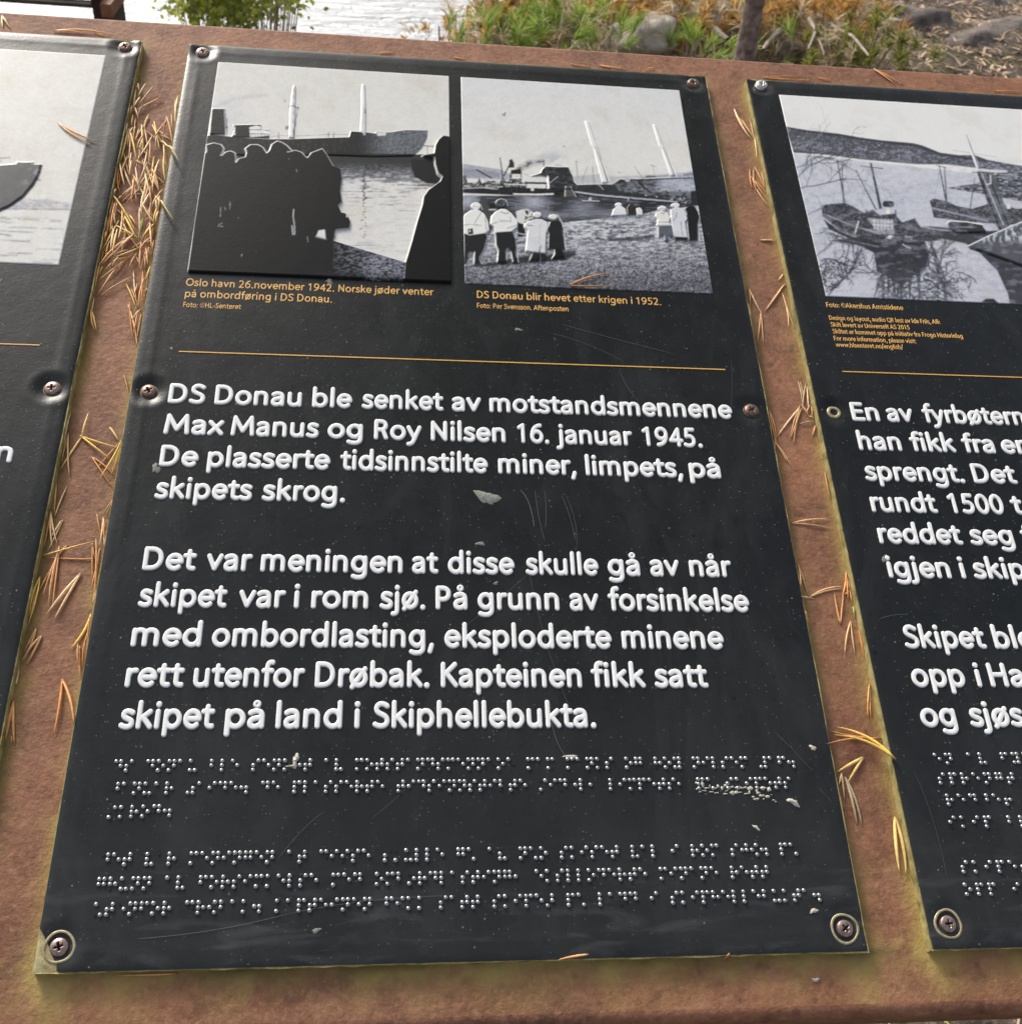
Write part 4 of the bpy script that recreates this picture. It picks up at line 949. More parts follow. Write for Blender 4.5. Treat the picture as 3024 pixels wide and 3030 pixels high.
person([(1242, 900), (1272, 895), (1284, 915), (1286, 946), (1250, 946)], (1250, 884, 20, 13, (90, 92, 98)), (214, 214, 206), [], BK)
person([(1368, 930), (1400, 918), (1440, 925), (1460, 960), (1452, 990), (1470, 1012), (1374, 1012), (1378, 970), (1366, 950)], (1408, 902, 28, 18, (224, 224, 220)), W1, [[(1382, 1012), (1466, 1010), (1484, 1082), (1440, 1075), (1446, 1112), (1424, 1105), (1420, 1070), (1384, 1086)]], (96, 104, 116))
person([(1462, 910), (1500, 892), (1545, 905), (1560, 940), (1566, 975), (1552, 990), (1570, 1088), (1480, 1082), (1468, 1000), (1462, 960)], (1492, 882, 28, 17, (220, 222, 222)), W2, [[(1482, 1082), (1568, 1086), (1566, 1104), (1490, 1104)]], BK)
person([(1550, 905), (1580, 882), (1615, 890), (1636, 930), (1642, 955), (1632, 1000), (1632, 1104), (1576, 1104), (1566, 1000), (1560, 930)], (1575, 866, 22, 16, (84, 92, 104)), (44, 47, 52), [], BK)
p.line([(222, 1000), (265, 930)], 3.5, (60, 62, 66)); p.line([(150, 1010), (190, 1005), (270, 1012)], 4, (80, 82, 84), .8); p.poly([(180, 1035), (212, 1030), (216, 1066), (184, 1070)], (44, 46, 48)); p.poly([(188, 1042), (198, 1040), (198, 1054), (190, 1054)], (210, 210, 206))
for l in ([(340, 1000), (372, 990)], [(450, 960), (452, 990)], [(430, 1030), (490, 1010)], [(385, 925), (420, 938), (440, 930)], [(290, 960), (296, 1020), (300, 1050)], [(1378, 990), (1452, 992)], [(1500, 930), (1492, 960), (1475, 985)], [(1525, 990), (1535, 1075)], [(1400, 928), (1412, 940), (1430, 926)]): p.line(l, 4, (66, 70, 76), .9)
for l in ([(212, 890), (255, 898)], [(1390, 905), (1430, 908)], [(600, 944), (645, 950)]): p.line(l, 4, (120, 122, 126), .8)
p.blend(p.mask([(380, 975), (455, 980), (455, 990), (380, 992)], 2)*.5, (130, 136, 150))
for q in people: p.raise_(q, .8, 1 if q[0][0] < 900 else 5)
p.raise_(wr, .5, 2); p.raise_(ma, .6, 3); p.raise_(mb, .6, 4)
for rl, wd in (([(575, 696), (640, 675), (648, 655), (670, 632), (735, 635), (818, 636), (832, 670), (845, 690), (852, 728), (870, 748)], 7), ([(875, 746), (1000, 742), (1095, 742), (1120, 726), (1142, 710), (1172, 713)], 5), ([(152, 1248), (154, 1100), (150, 960), (168, 933), (205, 910)], 8), ([(218, 1250), (222, 1180)], 8), ([(366, 1238), (372, 1170), (356, 1130), (352, 1062)], 7), ([(322, 1000), (330, 948), (360, 918)], 6),
               ([(426, 1160), (424, 1225)], 5), ([(452, 1176), (466, 1240)], 5), ([(545, 1172), (556, 1080), (562, 1042), (538, 1022), (540, 1000), (570, 980)], 7), ([(572, 1228), (586, 1190)], 7), ([(712, 1216), (730, 1190), (726, 1166)], 6), ([(772, 985), (788, 1040), (800, 1158)], 5), ([(264, 1246), (254, 1215), (288, 1150), (306, 1080)], 5), ([(484, 1110), (492, 1160), (500, 1238)], 5),
               ([(1368, 1080), (1380, 1010)], 5), ([(1636, 925), (1646, 960), (1636, 1000), (1646, 1100)], 6), ([(232, 860), (262, 875), (272, 905)], 5), ([(362, 850), (392, 838), (425, 850), (432, 880)], 6), ([(745, 935), (760, 960), (775, 985)], 5)):
    p.line(rl, wd, (222, 222, 208), 0.9, 2)
p.build([('photo_print', 'printed photograph of onlookers on a shore before a wreck'), ('raised_onlookers', None), ('raised_wreck', None), ('raised_mast', None), ('raised_mast', None), ('raised_onlookers', None)], PROOT['mid'])

# --- photograph 3: harbour with hulks, right-hand panel
p = Print('right', 198.0, 420.0, 77.0, 236.6, 0.36, 2124, 200, 2.1422)
X, Y = p.X, p.Y
p.fill((229, 228, 222)); p.blend(p.n(.005, .005, 2)*.25, (220, 216, 208))
p.blend(sstep(0, 8, Y-(545+.11*(X-475))), (190, 193, 209)); p.blend(sstep(620, 900, Y)*.5, (180, 184, 206)); p.blend(sstep(.55, .7, p.n(.004, .03, 4))*.5*sstep(560, 640, Y)*sstep(1100, 900, Y), (176, 181, 204))
hill = [(420, 378), (560, 402), (760, 425), (900, 450), (1040, 468), (1230, 485), (1290, 500), (1400, 545), (1520, 560), (1620, 560), (1700, 590), (1928, 632), (2400, 700), (2400, 760), (1928, 690), (1700, 650), (1450, 620), (1250, 618), (1100, 605), (900, 588), (700, 560), (475, 545)]
p.poly(hill, (92, 95, 108), 1, 2.5); hm = p.mask(hill, 2)
p.blend(hm*sstep(.5, .66, p.n(.03, .08, 12))*sstep(60, 20, np.abs(Y-(500+.1*(X-500))))*.5, (160, 165, 190)); p.blend(hm*sstep(.4, .65, p.n(.2, .24, 13))*.3, (60, 62, 72)); p.blend(hm*sstep(.66, .72, p.n(.2, .2, 14))*.7, (186, 190, 208))
p.poly([(440, 390), (560, 402), (760, 425), (900, 450), (1040, 468), (1230, 485), (1290, 500), (1400, 545), (1700, 592), (1700, 610), (1400, 562), (1240, 505), (900, 465), (560, 415)], (66, 68, 76), .75, 3)
# right bank
rb = [(1440, 768), (1560, 750), (1640, 740), (1700, 700), (1780, 672), (1860, 665), (2400, 740), (2400, 860), (1900, 850), (1640, 800)]
p.poly(rb, (74, 77, 86), 1, 3); p.blend(p.mask(rb)*sstep(.5, .62, p.n(.05, .12, 15))*.8, (164, 168, 186))
# foreground dark water and reflections
dw = [(860, 1080), (1200, 1030), (1330, 1010), (1460, 1020), (1700, 1040), (2400, 1000), (2400, 1520), (1840, 1500), (1830, 1440), (1760, 1290), (1640, 1170), (1560, 1120), (1420, 1090), (1290, 1095), (1270, 1120), (1330, 1190), (1310, 1290), (1220, 1330), (1160, 1390), (1000, 1290), (980, 1170)]
p.poly(dw, (74, 77, 87), 1, 4); p.blend(p.mask(dw, 3)*sstep(.5, .65, p.n(.01, .05, 18))*.25, (96, 99, 110))
p.poly([(700, 1100), (900, 1080), (1290, 1090), (1330, 1190), (1300, 1290), (1180, 1300), (1000, 1270), (985, 1180), (880, 1130)], (62, 64, 74), 1, 5)
for k, x_ in enumerate((1040, 1105, 1160, 1210, 1260)): p.taper((x_, 1260), (x_+10*math.sin(k*2), 1470), 34, 12, (70, 72, 82), .85)
# boat left
bl = [(650, 905), (670, 875), (720, 868), (800, 862), (850, 885), (920, 925), (975, 905), (1020, 940), (1110, 930), (1160, 985), (1240, 960), (1280, 1020), (1440, 1030), (1400, 1100), (1180, 1110), (1000, 1110), (860, 1070), (740, 1010), (660, 950)]
p.poly(bl, (66, 68, 76), 1, 2); p.blend(p.mask(bl)*sstep(.5, .68, p.n(.13, .2, 20))*.6, (140, 144, 160))
p.poly([(655, 930), (760, 975), (880, 1020), (1000, 1060), (1110, 1060), (1105, 970), (980, 960), (940, 960), (1000, 1040), (860, 1010), (700, 940)], (166, 170, 186), .75, 3)
for k in range(6): p.line([(985+k*22, 968), (985+k*22, 1030)], 5, (214, 216, 222)); 
p.line([(975, 975), (1100, 985)], 5, (216, 216, 222)); p.line([(975, 1000), (1104, 1008)], 4, (216, 216, 222)); p.line([(780, 1090), (1010, 1140)], 9, (130, 134, 148), .8)
p.poly([(660, 960), (760, 1040), (860, 1080), (1000, 1110), (830, 1090), (700, 1030)], (64, 66, 74), 1, 3); p.poly([(1060, 1075), (1085, 1065), (1105, 1075), (1085, 1090), (1062, 1088)], (222, 222, 222)); p.line([(1165, 1125), (1190, 1140), (1215, 1150)], 8, (190, 192, 200), .9); p.line([(1180, 1075), (1225, 1080)], 9, (166, 170, 180), .8)
p.line([(1300, 1015), (1380, 1030), (1470, 1040)], 8, (176, 180, 190), .7); p.line([(885, 980), (860, 1060)], 8, (222, 222, 226)); p.line([(1055, 870), (1090, 870)], 40, (64, 66, 74)); p.poly([(1060, 895), (1082, 895), (1082, 930), (1060, 930)], (232, 228, 220))
for (x0, y0, x1, y1, w_) in ((750, 590, 798, 870, 9), (778, 595, 792, 870, 7), (868, 655, 995, 905, 8), (962, 610, 1025, 900, 17), (895, 630, 1040, 645, 5), (1395, 628, 1440, 860, 9), (1428, 640, 1442, 860, 8), (1375, 625, 1440, 640, 5), (1620, 700, 1590, 900, 6), (935, 900, 935, 960, 9), (1118, 905, 1120, 950, 11)): p.taper((x0, y0), (x1, y1), w_*.7, w_*1.15, (76, 78, 88))
for l in ([(980, 640), (1090, 900)], [(960, 620), (900, 860)], [(1030, 730), (1130, 880)], [(740, 780), (720, 860)], [(870, 790), (930, 920)], [(1400, 640), (1360, 850)], [(1475, 528), (1755, 572)]): p.line(l, 3, (130, 134, 150), .75)
br_ = [(1335, 850), (1360, 835), (1440, 850), (1500, 880), (1600, 900), (1700, 870), (1830, 880), (1880, 900), (2400, 880), (2400, 1000), (1860, 1000), (1600, 985), (1360, 955)]
p.poly(br_, (70, 72, 80), 1, 2); p.blend(p.mask(br_)*sstep(.55, .7, p.n(.14, .2, 25))*.6, (160, 162, 172)); p.line([(1350, 895), (1500, 930), (1700, 975)], 12, (146, 150, 168), .9); p.poly([(1820, 872), (1845, 872), (1845, 900), (1820, 900)], (222, 218, 200))
p.taper((1535, 362), (1640, 640), 14, 22, (232, 234, 238)); p.taper((1565, 430), (1650, 650), 5, 8, (110, 114, 130)); p.line([(1600, 655), (1820, 662)], 13, (206, 208, 214)); p.line([(1605, 668), (1820, 676)], 6, (70, 72, 80))
p.poly([(1640, 660), (1740, 670), (1850, 1000), (1780, 1050), (1740, 980), (1690, 840)], (96, 99, 110), .9, 3); p.line([(1640, 670), (1780, 1030)], 14, (56, 58, 66)); p.line([(1700, 680), (1830, 1000)], 9, (60, 62, 70)); p.line([(1665, 680), (1800, 1000)], 6, (200, 204, 214), .8); p.line([(1718, 690), (1720, 740), (1700, 745)], 8, (206, 210, 216))
skiff = [(1440, 990), (1460, 978), (1560, 980), (1670, 1000), (1690, 1045), (1500, 1052), (1455, 1020)]
p.poly(skiff, (66, 68, 72), 1, 2); p.line([(1440, 998), (1460, 980), (1560, 984), (1668, 1002), (1682, 1030)], 9, (214, 214, 210)); p.line([(1500, 1018), (1600, 1022)], 8, (160, 162, 168), .7); p.line([(1500, 1052), (1690, 1054)], 9, (30, 30, 34))
ww = [(1572, 1140), (1700, 1075), (1930, 975), (2400, 800), (2400, 1420), (1928, 1262), (1700, 1180)]
p.poly(ww, (94, 97, 106), 1, 2); p.blend(p.mask(ww)*sstep(.45, .6, p.n(.08, .03, 28))*sstep(1150, 1080, Y)*.9, (192, 202, 220)); p.line([(1572, 1140), (1700, 1078), (1930, 982), (2400, 806)], 13, (170, 178, 192)); p.line([(1590, 1152), (1700, 1186), (1928, 1268), (2400, 1430)], 9, (28, 28, 32))
# branches
def twig(x, y, a, l, w_, dep, rr, c=(82, 84, 96)):
    pts = [(x, y)]
    for k in range(7):
        a += rr.uniform(-.42, .42); x += math.cos(a)*l/7; y += math.sin(a)*l/7; pts.append((x, y))
    p.line(pts, w_, c, .75, 3.5)
    if dep:
        for k in (1, 3, 4, 6):
            if rr.random() < .85: twig(*pts[k], a+rr.choice([-1, 1])*rr.uniform(.3, .9), l*.58, max(w_*.62, 2.2), dep-1, rr, c)
tr = random.Random(11)
twig(500, 700, -.75, 380, 9, 3, tr); twig(515, 770, -.25, 300, 8, 2, tr, (70, 72, 84)); twig(490, 640, -.5, 260, 6, 2, tr); twig(470, 520, -.55, 300, 4, 1, tr, (150, 153, 168)); twig(565, 940, -.4, 120, 6, 1, tr); twig(620, 1200, -1.25, 260, 7, 2, tr); twig(800, 1240, -1.1, 240, 12, 2, tr)
for (x_, y_, a_, l_, w_, d_) in ((700, 1440, -.9, 330, 12, 3), (985, 1460, -1.2, 330, 12, 3), (1130, 1460, -1.6, 260, 17, 3), (1260, 1450, -.9, 240, 10, 2), (1440, 1470, -1.65, 330, 22, 3), (1400, 1200, -1.3, 130, 9, 3), (1500, 1300, -.3, 150, 9, 2), (1340, 1470, -.6, 200, 9, 2), (860, 1300, -.1, 200, 9, 2), (650, 1230, -.2, 180, 14, 3), (1040, 1250, 1.3, 200, 11, 2)): twig(x_, y_, a_, l_, w_, d_, tr, (78, 76, 86))
lf = p.mask([(630, 1240), (720, 1225), (900, 1230), (930, 1260), (800, 1300), (760, 1400), (680, 1430), (640, 1330)], 6); p.blend(lf*sstep(.38, .6, p.n(.09, .12, 30))*.9, (66, 66, 74))
lf = p.mask([(1000, 1340), (1250, 1300), (1400, 1300), (1620, 1340), (1500, 1370), (1560, 1460), (1400, 1490), (1020, 1470)], 10); p.blend(lf*sstep(.40, .6, p.n(.08, .14, 32))*.9, (78, 80, 90))
p.blend(sstep(560, 700, Y)*sstep(.5, .7, p.n(.02, .05, 60))*.35, (150, 154, 178)); p.poly([(1660, 1490), (1690, 1468), (1740, 1468), (1770, 1498)], (64, 66, 72), 1, 3)
p.raise_(ww, .9, 2); p.raise_(skiff, .5, 1)
p.build([('photo_print', 'printed harbour photograph with hulks and bare branches'), ('raised_boat', None), ('raised_hull', None)], PROOT['right'])

# --- photograph on the left-hand panel: only its right edge is in view
p = Print('left', -420.0, -198.3, 76.6, 234.9, 0.5, 0, 100, 1.7567)
X, Y = p.X, p.Y
p.fill((218, 214, 203)); p.blend(sstep(.4, .7, p.n(.01, .01, 3))*.25, (212, 196, 176))
p.blend(sstep(918, 930, Y)*.5, (214, 212, 206))
bank = [(-900, 840), (60, 868), (130, 858), (200, 866), (260, 862), (330, 880), (376, 878), (372, 918), (-900, 905)]
p.poly(bank, (150, 155, 174), .8, 4, .35+.65*sstep(.42, .55, p.n(.06, .12, 5))); p.line([(-900, 905), (372, 918)], 5, (98, 104, 128), .8)
for k in range(60):
    y_ = 945+rng.random()*250; x_ = rng.uniform(-600, 330); l = rng.uniform(30, 160); p.line([(x_, y_), (x_+l*.5, y_+2+rng.uniform(-3, 3)), (min(x_+l, 330), y_+4)], rng.uniform(3, 6), rng.choice([(110, 118, 146), (150, 156, 178), (80, 84, 104)]), .75)
bow = [(-700, 640), (0, 690), (92, 683), (98, 672), (140, 674), (182, 672), (186, 684), (225, 686), (206, 745), (180, 790), (130, 850), (60, 900), (0, 926), (-700, 1040)]
p.poly(bow, (88, 90, 95), 1, 2); bm = p.mask(bow, 3); p.blend(bm*sstep(.5, .62, p.n(.04, .05, 8))*sstep(80, 200, X)*.7, (150, 154, 166)); p.line([(225, 690), (206, 748), (180, 793), (130, 853), (60, 903), (0, 930)], 6, (58, 58, 64)); p.line([(-700, 632), (0, 684), (92, 677), (98, 668), (140, 670), (182, 668), (186, 680), (225, 682)], 5, (236, 234, 226))
p.line([(155, 716), (170, 714)], 9, (108, 112, 124)); p.line([(205, 725), (206, 762)], 3, (90, 94, 110)); p.line([(196, 762), (214, 766)], 6, (80, 84, 104)); p.line([(-200, 630), (0, 652), (60, 648)], 6, (110, 114, 140), .8); p.line([(-200, 640), (20, 664)], 4, (110, 114, 140), .7); p.line([(10, 640), (12, 672)], 4, (110, 114, 140), .7)
p.raise_(bow, .7, 1)
p.build([('photo_print', 'printed photograph, only its sky and shoreline in view'), ('raised_ship_bow', None)], PROOT['left'])

# ------------------------------------------------------------------ pine needles lying on the table
def on_panel(u, v, m=0.0):
    return any(abs(u-c[0]) < PW+m and abs(v-c[1]) < PH+m for c in PAN.values())
TINTS = dict(t=[(0.46, 0.27, 0.13), (0.54, 0.35, 0.19), (0.38, 0.21, 0.09), (0.62, 0.44, 0.26)], o=[(0.48, 0.22, 0.075), (0.55, 0.28, 0.12)],
             y=[(0.62, 0.42, 0.10), (0.62, 0.46, 0.18)], p=[(0.70, 0.56, 0.33), (0.64, 0.50, 0.28)], g=[(0.28, 0.23, 0.16), (0.34, 0.28, 0.19)], n=[(0.30, 0.42, 0.08)])
def needle_tube(p0, p1, rad, bend, lift, layer, r):
    """p0 base, p1 tip in plate units (u,v); returns verts and faces resting on whatever is below"""
    n = 8; q = []
    du, dv = p1[0]-p0[0], p1[1]-p0[1]; L = math.hypot(du, dv)+1e-6; nx_, ny_ = -dv/L, du/L
    for k in range(n+1):
        t = k/n; b = bend*L*4*t*(1-t)
        u, v = p0[0]+du*t+nx_*b, p0[1]+dv*t+ny_*b
        q.append([u, v])
    s0 = 0.25 if on_panel(*q[0]) else -TH; s1 = 0.25 if on_panel(*q[-1]) else -TH
    W = []
    for k, (u, v) in enumerate(q):
        t = k/n; base = s0+(s1-s0)*t; surf = 0.3 if on_panel(u, v, 0.3) else -TH
        W.append(max(base, surf)+rad*0.9+layer+lift*math.sin(math.pi*t)*0.5)
    for _ in range(1):
        W = [max(W[k], (W[max(k-1, 0)]+W[min(k+1, n)])/2) for k in range(n+1)]
    V = []; F = []
    for k, (u, v) in enumerate(q):
        t = k/n; rr = rad*(0.75+0.35*math.sin(math.pi*min(1, t*1.25)))*(1 if t < 0.8 else max(0.12, (1-t)/0.2*0.9+0.1))
        for (a, b) in ((1, 0), (0.35, 0.75), (-0.35, 0.75), (-1, 0), (0, -0.55)):
            V.append((u+nx_*rr*a, v+ny_*rr*a, W[k]+rr*b))
    for k in range(n):
        for j in range(5): F.append((k*5+j, k*5+(j+1) % 5, (k+1)*5+(j+1) % 5, (k+1)*5+j))
    F.append(tuple(range(4, -1, -1))); F.append(tuple(n*5+j for j in range(5)))
    return V, F
def needle_obj(base, tips, tint='t', rad=0.62, layer=0.0, label=None, group=None, bends=None, sheath=True, r=rng):
    VV = []; FF = []; CC = []; col0 = r.choice(TINTS[tint])
    for i, tp in enumerate(tips):
        b = bends[i] if bends else r.gauss(0, .022)
        V, F = needle_tube(base, tp, rad*r.uniform(.9, 1.1), b, r.uniform(0, 1.2), layer, r)
        off = len(VV); VV += V; FF += [tuple(x+off for x in f) for f in F]
        j = r.uniform(.82, 1.18)
        for k in range(9):
            t = k/8; f = j*(0.45 if k == 0 and sheath else 1.0)*(1.0+0.12*math.sin(t*5+i))
            g = 0.55 if k == 8 else 1
            CC += [(col0[0]*f*g, col0[1]*f*g, col0[2]*f*g, 1)]*5
    o_ = np.array(VV[0]); me = me_from('pine_needle', (np.array(VV)-o_)*K, FF)
    a = me.attributes.new('tint', 'FLOAT_COLOR', 'POINT'); a.data.foreach_set('color', np.clip(np.array(CC, dtype=np.float32), 0, 1).ravel())
    o = link('pine_needle', me, MAT['needle']); o.matrix_world = P @ Matrix.Translation(tuple(o_*K))
    tag(o, label, 'pine needle', group); return o
def px_uv(x, y, clamp=False):
    u, v = ray_uv(x, y, 0.6)
    if on_panel(u, v):
        if clamp and -181.1-9 < u < -181.1: return (-180.4, v)
        if clamp and -153.8 < u < -150: return (-154.6, v)
        if clamp and 150 < u < 153.8: return (154.6, v)
        if clamp and 180.1 < u < 184: return (179.4, v)
        return (u, v)
    u, v = ray_uv(x, y, -TH+0.7)
    if on_panel(u, v, .7):
        for e in (-181.1, -153.8, 153.8, 180.1):
            if abs(u-e) < 6: u = e+(.9 if e in (-181.1, 153.8) else -.9)
    return (u, v)
SEEN = set()
LEV_L = [(228, 'the panel tops'), (205, 'the mast tips'), (188, 'the funnel'), (172, 'the ship deck'), (160, 'the crowd heads'), (140, 'the crowd shoulders'), (120, 'the crowd middle'), (100, 'the crowd feet'), (78, 'the photograph foot'), (60, 'the orange caption'), (40, 'the bare strip'), (18, 'the gold rule'), (-6, 'the first raised line'), (-24, 'the second raised line'), (-42, 'the third raised line'), (-62, 'the fourth raised line'), (-80, 'the paragraph gap'), (-96, 'line Det'), (-114, 'line skipet var'), (-132, 'line med'), (-150, 'line rett'), (-400, 'the last raised line')]
LEV_R = [(205, 'the bright screw'), (188, 'the far hill'), (160, 'the hulk masts'), (130, 'the left hulk'), (100, 'the reflections'), (78, 'the harbour photograph foot'), (45, 'the small print'), (15, 'the gold rule'), (-6, 'the empty screw hole'), (-24, 'line han fikk'), (-62, 'line rundt'), (-96, 'line igjen'), (-400, 'line Skipet')]
def auto_label(q, tint):
    u = sum(p_[0] for p_ in q)/len(q); v = sum(p_[1] for p_ in q)/len(q); left = u < 0
    lev = next(nm for lim, nm in (LEV_L if left else LEV_R) if v > lim)
    f = (u+181)/27 if left else (u-154)/26
    side = 'left edge' if f < .3 else ('middle' if f < .68 else 'right edge')
    a, b = (q[0], q[-1]) if q[0][1] > q[-1][1] else (q[-1], q[0]); ang = math.degrees(math.atan2(a[0]-b[0], a[1]-b[1]))
    lean = 'upright' if abs(ang) < 12 else ('tilted right' if 0 < ang < 50 else ('tilted left' if -50 < ang < 0 else 'lying across'))
    cn = dict(t='tan', o='orange', y='golden', p='pale', g='greyish', n='green')[tint]
    kind = 'needle' if len(q) == 2 else 'forked needle'
    L = f"{cn} {kind} {lean}, {side} of {'left' if left else 'right'} gap by {lev}"
    return L
def pr(pts, T, tint='t', label=None, group=None, rad=0.50, layer=0.0, bends=None):
    rad *= .82
    q = [px_uv(*T(*p_), clamp=group is not None) for p_ in pts]
    if group: label = auto_label(q, tint)
    return needle_obj(q[0], q[1:], tint, rad, layer, label, group, bends)
TA = lambda x, y: (x/1.928, y/1.928)
TB = lambda x, y: (1000+x/1.928, y/1.928)
TC_ = lambda x, y: (2024+x/1.928, y/1.928)
T5 = lambda x, y: (1300+x/2.1422, 200+y/2.1422)
pr([(820, 1385), (1098, 1303), (1130, 1384)], T5, 'o', 'forked orange needle pair lying at the foot of the shore photograph', rad=.6, bends=[.04, -.03])
pr([(340, 707), (570, 818), (543, 836)], TA, 't', 'forked tan needle pair lying across the edge of the left-hand photograph', rad=.75, bends=[-.05, -.06])
pr([(20, 95), (25, 165), (68, 170)], TA, 'p', 'pale upside-down V needle standing at the upper left table corner', rad=.7)
pr([(313, 180), (665, 208), (500, 200)], TA, 'o', 'long orange needle pair along the top edge of the left-hand panel', rad=.7, bends=[.06, .05])
pr([(540, 183), (600, 212)], TA, 'o', 'short orange needle crossing the long pair on the left-hand panel top edge')
pr([(240, 304), (330, 303)], TB, 'o', 'short needle tip above the left photograph on the middle panel top edge')
pr([(665, 330), (740, 345)], TB, 'o', 'thin needle sliver at the middle of the middle panel top edge')
pr([(1325, 366), (1450, 386)], TB, 'o', 'thick orange needle on the middle panel top edge, leftmost of three near its right corner')
pr([(1490, 374), (1650, 398), (1560, 392)], TB, 'o', 'orange needle pair on the middle panel top edge, middle of three near its right corner')
pr([(1805, 393), (1745, 405)], TB, 'o', 'small hooked needle on the middle panel top edge beside its right corner screw', bends=[-.1])
pr([(445, 443), (683, 430), (740, 457)], TC_, 'o', 'orange needle pair beside the bright screw on the right-hand panel top edge')
pr([(1077, 397), (1205, 487), (1248, 488)], TC_, 'o', 'slanting V needle pair standing above the right-hand panel top edge', rad=.75)
pr([(1760, 520), (1928, 524)], TC_, 'o', 'flat orange needle at the frame edge on the right-hand panel top')
pr([(760, 447), (840, 462)], TC_, 'o', 'thin needle sliver right of the bright screw pair on the right-hand panel top')
T8 = lambda x, y: (x/1.928, 2200+y/1.928)
pr([(1020, 1306), (640, 1316)], T8, 'o', 'straight orange needle under the bottom edge of the middle panel near its left corner')
pr([(1110*1.5685, 1799*1.5685), (1046*1.5685, 1813*1.5685)], lambda x, y: (x, y), 'o', 'orange needle under the bottom edge of the middle panel near its centre')
pr([(1368*1.5685, 1800*1.5685), (1360*1.5685, 1812*1.5685)], lambda x, y: (x, y), 't', 'tiny needle stub under the bottom edge of the middle panel towards the right')
# right gap
T6 = lambda x, y: (2124+x/2.1422, 200+y/2.1422)
GRU = 'needles caught in the upper part of the right gap'
pr([(100, 268), (210, 465)], T6, 'p', 'thick pale needle, topmost in the gap between middle and right panels', rad=.85, bends=[-.05])
for pts in ([(130, 320), (255, 465)], [(205, 320), (262, 525)], [(225, 420), (243, 585)], [(150, 330), (240, 450)], [(200, 645), (215, 775)], [(230, 630), (325, 780), (300, 770)], [(215, 700), (240, 770), (335, 850)], [(240, 770), (345, 890)], [(225, 640), (240, 790)], [(205, 690), (330, 800)], [(280, 660), (322, 770)]): pr(pts, T6, rng.choice('tto'), 'tan needle in the tuft at the upper right gap, left of the harbour photograph', GRU)
pr([(265, 1093), (388, 1088), (388, 1101)], T6, 't', 'level needle pair poking left from the right-hand panel beside the harbour photograph')
GRM = 'needles lying in the middle of the right gap'
for pts in ([(435, 1310), (380, 1350)], [(445, 1375), (405, 1400)], [(420, 1368), (285, 1555), (300, 1540)], [(195, 1400), (202, 1530)], [(195, 1400), (285, 1580)], [(270, 1540), (248, 1750), (287, 1760)], [(405, 1430), (445, 1660), (495, 1665)], [(195, 1500), (215, 1600)]): pr(pts, T6, 't', 'tan needle in the right gap beside the small print', GRM)
R5 = lambda x, y: (2100+x*.673, 900+y*.673)
for pts in ([(385, 340), (405, 440)], [(395, 342), (412, 430)], [(430, 345), (405, 480)], [(437, 360), (432, 470)], [(400, 440), (435, 500)], [(460, 450), (445, 500)], [(395, 450), (290, 585)], [(395, 440), (350, 600), (365, 625)], [(400, 455), (352, 590)], [(258, 465), (300, 640), (292, 600)], [(280, 600), (360, 722), (340, 700)], [(283, 570), (277, 645)], [(470, 515), (385, 527)], [(470, 533), (445, 580)], [(420, 480), (465, 440)], [(465, 500), (430, 492)]): pr(pts, R5, rng.choice('ttog'), 'brown needle in the cluster beside the empty screw hole', 'needles heaped beside the empty screw hole')
pr([(520, 735), (550, 862), (530, 830)], R5, 't', 'needle hugging the right-hand panel below the empty screw hole')
pr([(355, 962), (537, 946), (548, 990)], R5, 't', 'level open V needle pair bridging the right gap', bends=[.04, .03])
pr([(385, 1140), (432, 1287), (397, 1242)], R5, 't', 'needle pair leaning on the middle panel, ending by the level curved pair')
pr([(435, 1288), (590, 1240), (588, 1250)], R5, 't', 'curved level needle pair below the open V in the right gap', bends=[.08, .06]); pr([(400, 1284), (460, 1294)], R5, 'g', 'short grey needle at the foot of the curved level pair in the right gap')
for pts in ([(610, 1175), (590, 1240)], [(615, 1190), (575, 1300)], [(612, 1180), (605, 1302)], [(632, 1260), (580, 1278)], [(635, 1255), (640, 1312)], [(600, 1200), (625, 1270)], [(572, 1407), (545, 1260), (590, 1240)]): pr(pts, R5, 'o', 'orange needle in the small tuft under the curved level pair', 'orange tuft needles in the right gap')
pr([(645, 1325), (632, 1378)], R5, 'n', 'single green needle against the right-hand panel edge')
pr([(617, 1390), (590, 1540), (637, 1545)], R5, 't', 'forked needle pair pointing down, below the green needle')
pr([(665, 1430), (685, 1550), (697, 1562)], R5, 'o', 'needle pair tucked along the right-hand panel beside the Skipet line'); pr([(718, 1665), (690, 1815), (706, 1820)], R5, 'o', 'parallel orange needle pair low in the right gap against the right-hand panel'); pr([(415, 1350), (434, 1412)], R5, 'o', 'needle sliver against the middle panel edge low in the right gap')
R4_ = lambda x, y: (2224+.4813*x, 2100+.4813*y)
pr([(872, 306), (508, 105), (490, 155)], R4_, 'y', 'big bright yellow needle pair arching across the right gap', rad=.75, bends=[-.10, -.10], layer=.8)
pr([(817, 175), (462, 120), (455, 208)], R4_, 'o', 'brown needle pair lying under the big yellow pair', rad=.6, bends=[.05, -.04])
pr([(682, 288), (512, 384), (580, 452)], R4_, 'y', 'small yellow needle pair below the big yellow pair', rad=.7)
pr([(548, 385), (528, 462), (567, 553)], R4_, 't', 'dull needle pair against the middle panel beside the braille'); pr([(570, 410), (645, 716), (673, 721)], R4_, 'g', 'grey-brown needle pair pointing down beside the lower braille', rad=.75)
pr([(873, 655), (905, 1012), (942, 1021)], R4_, 'y', 'golden needle pair, lowest in the right gap', rad=.85, bends=[-.03, .05])
pr([(715, -60), (712, 50), (728, 45)], R4_, 'o', 'orange needle pair just above the big yellow pair')
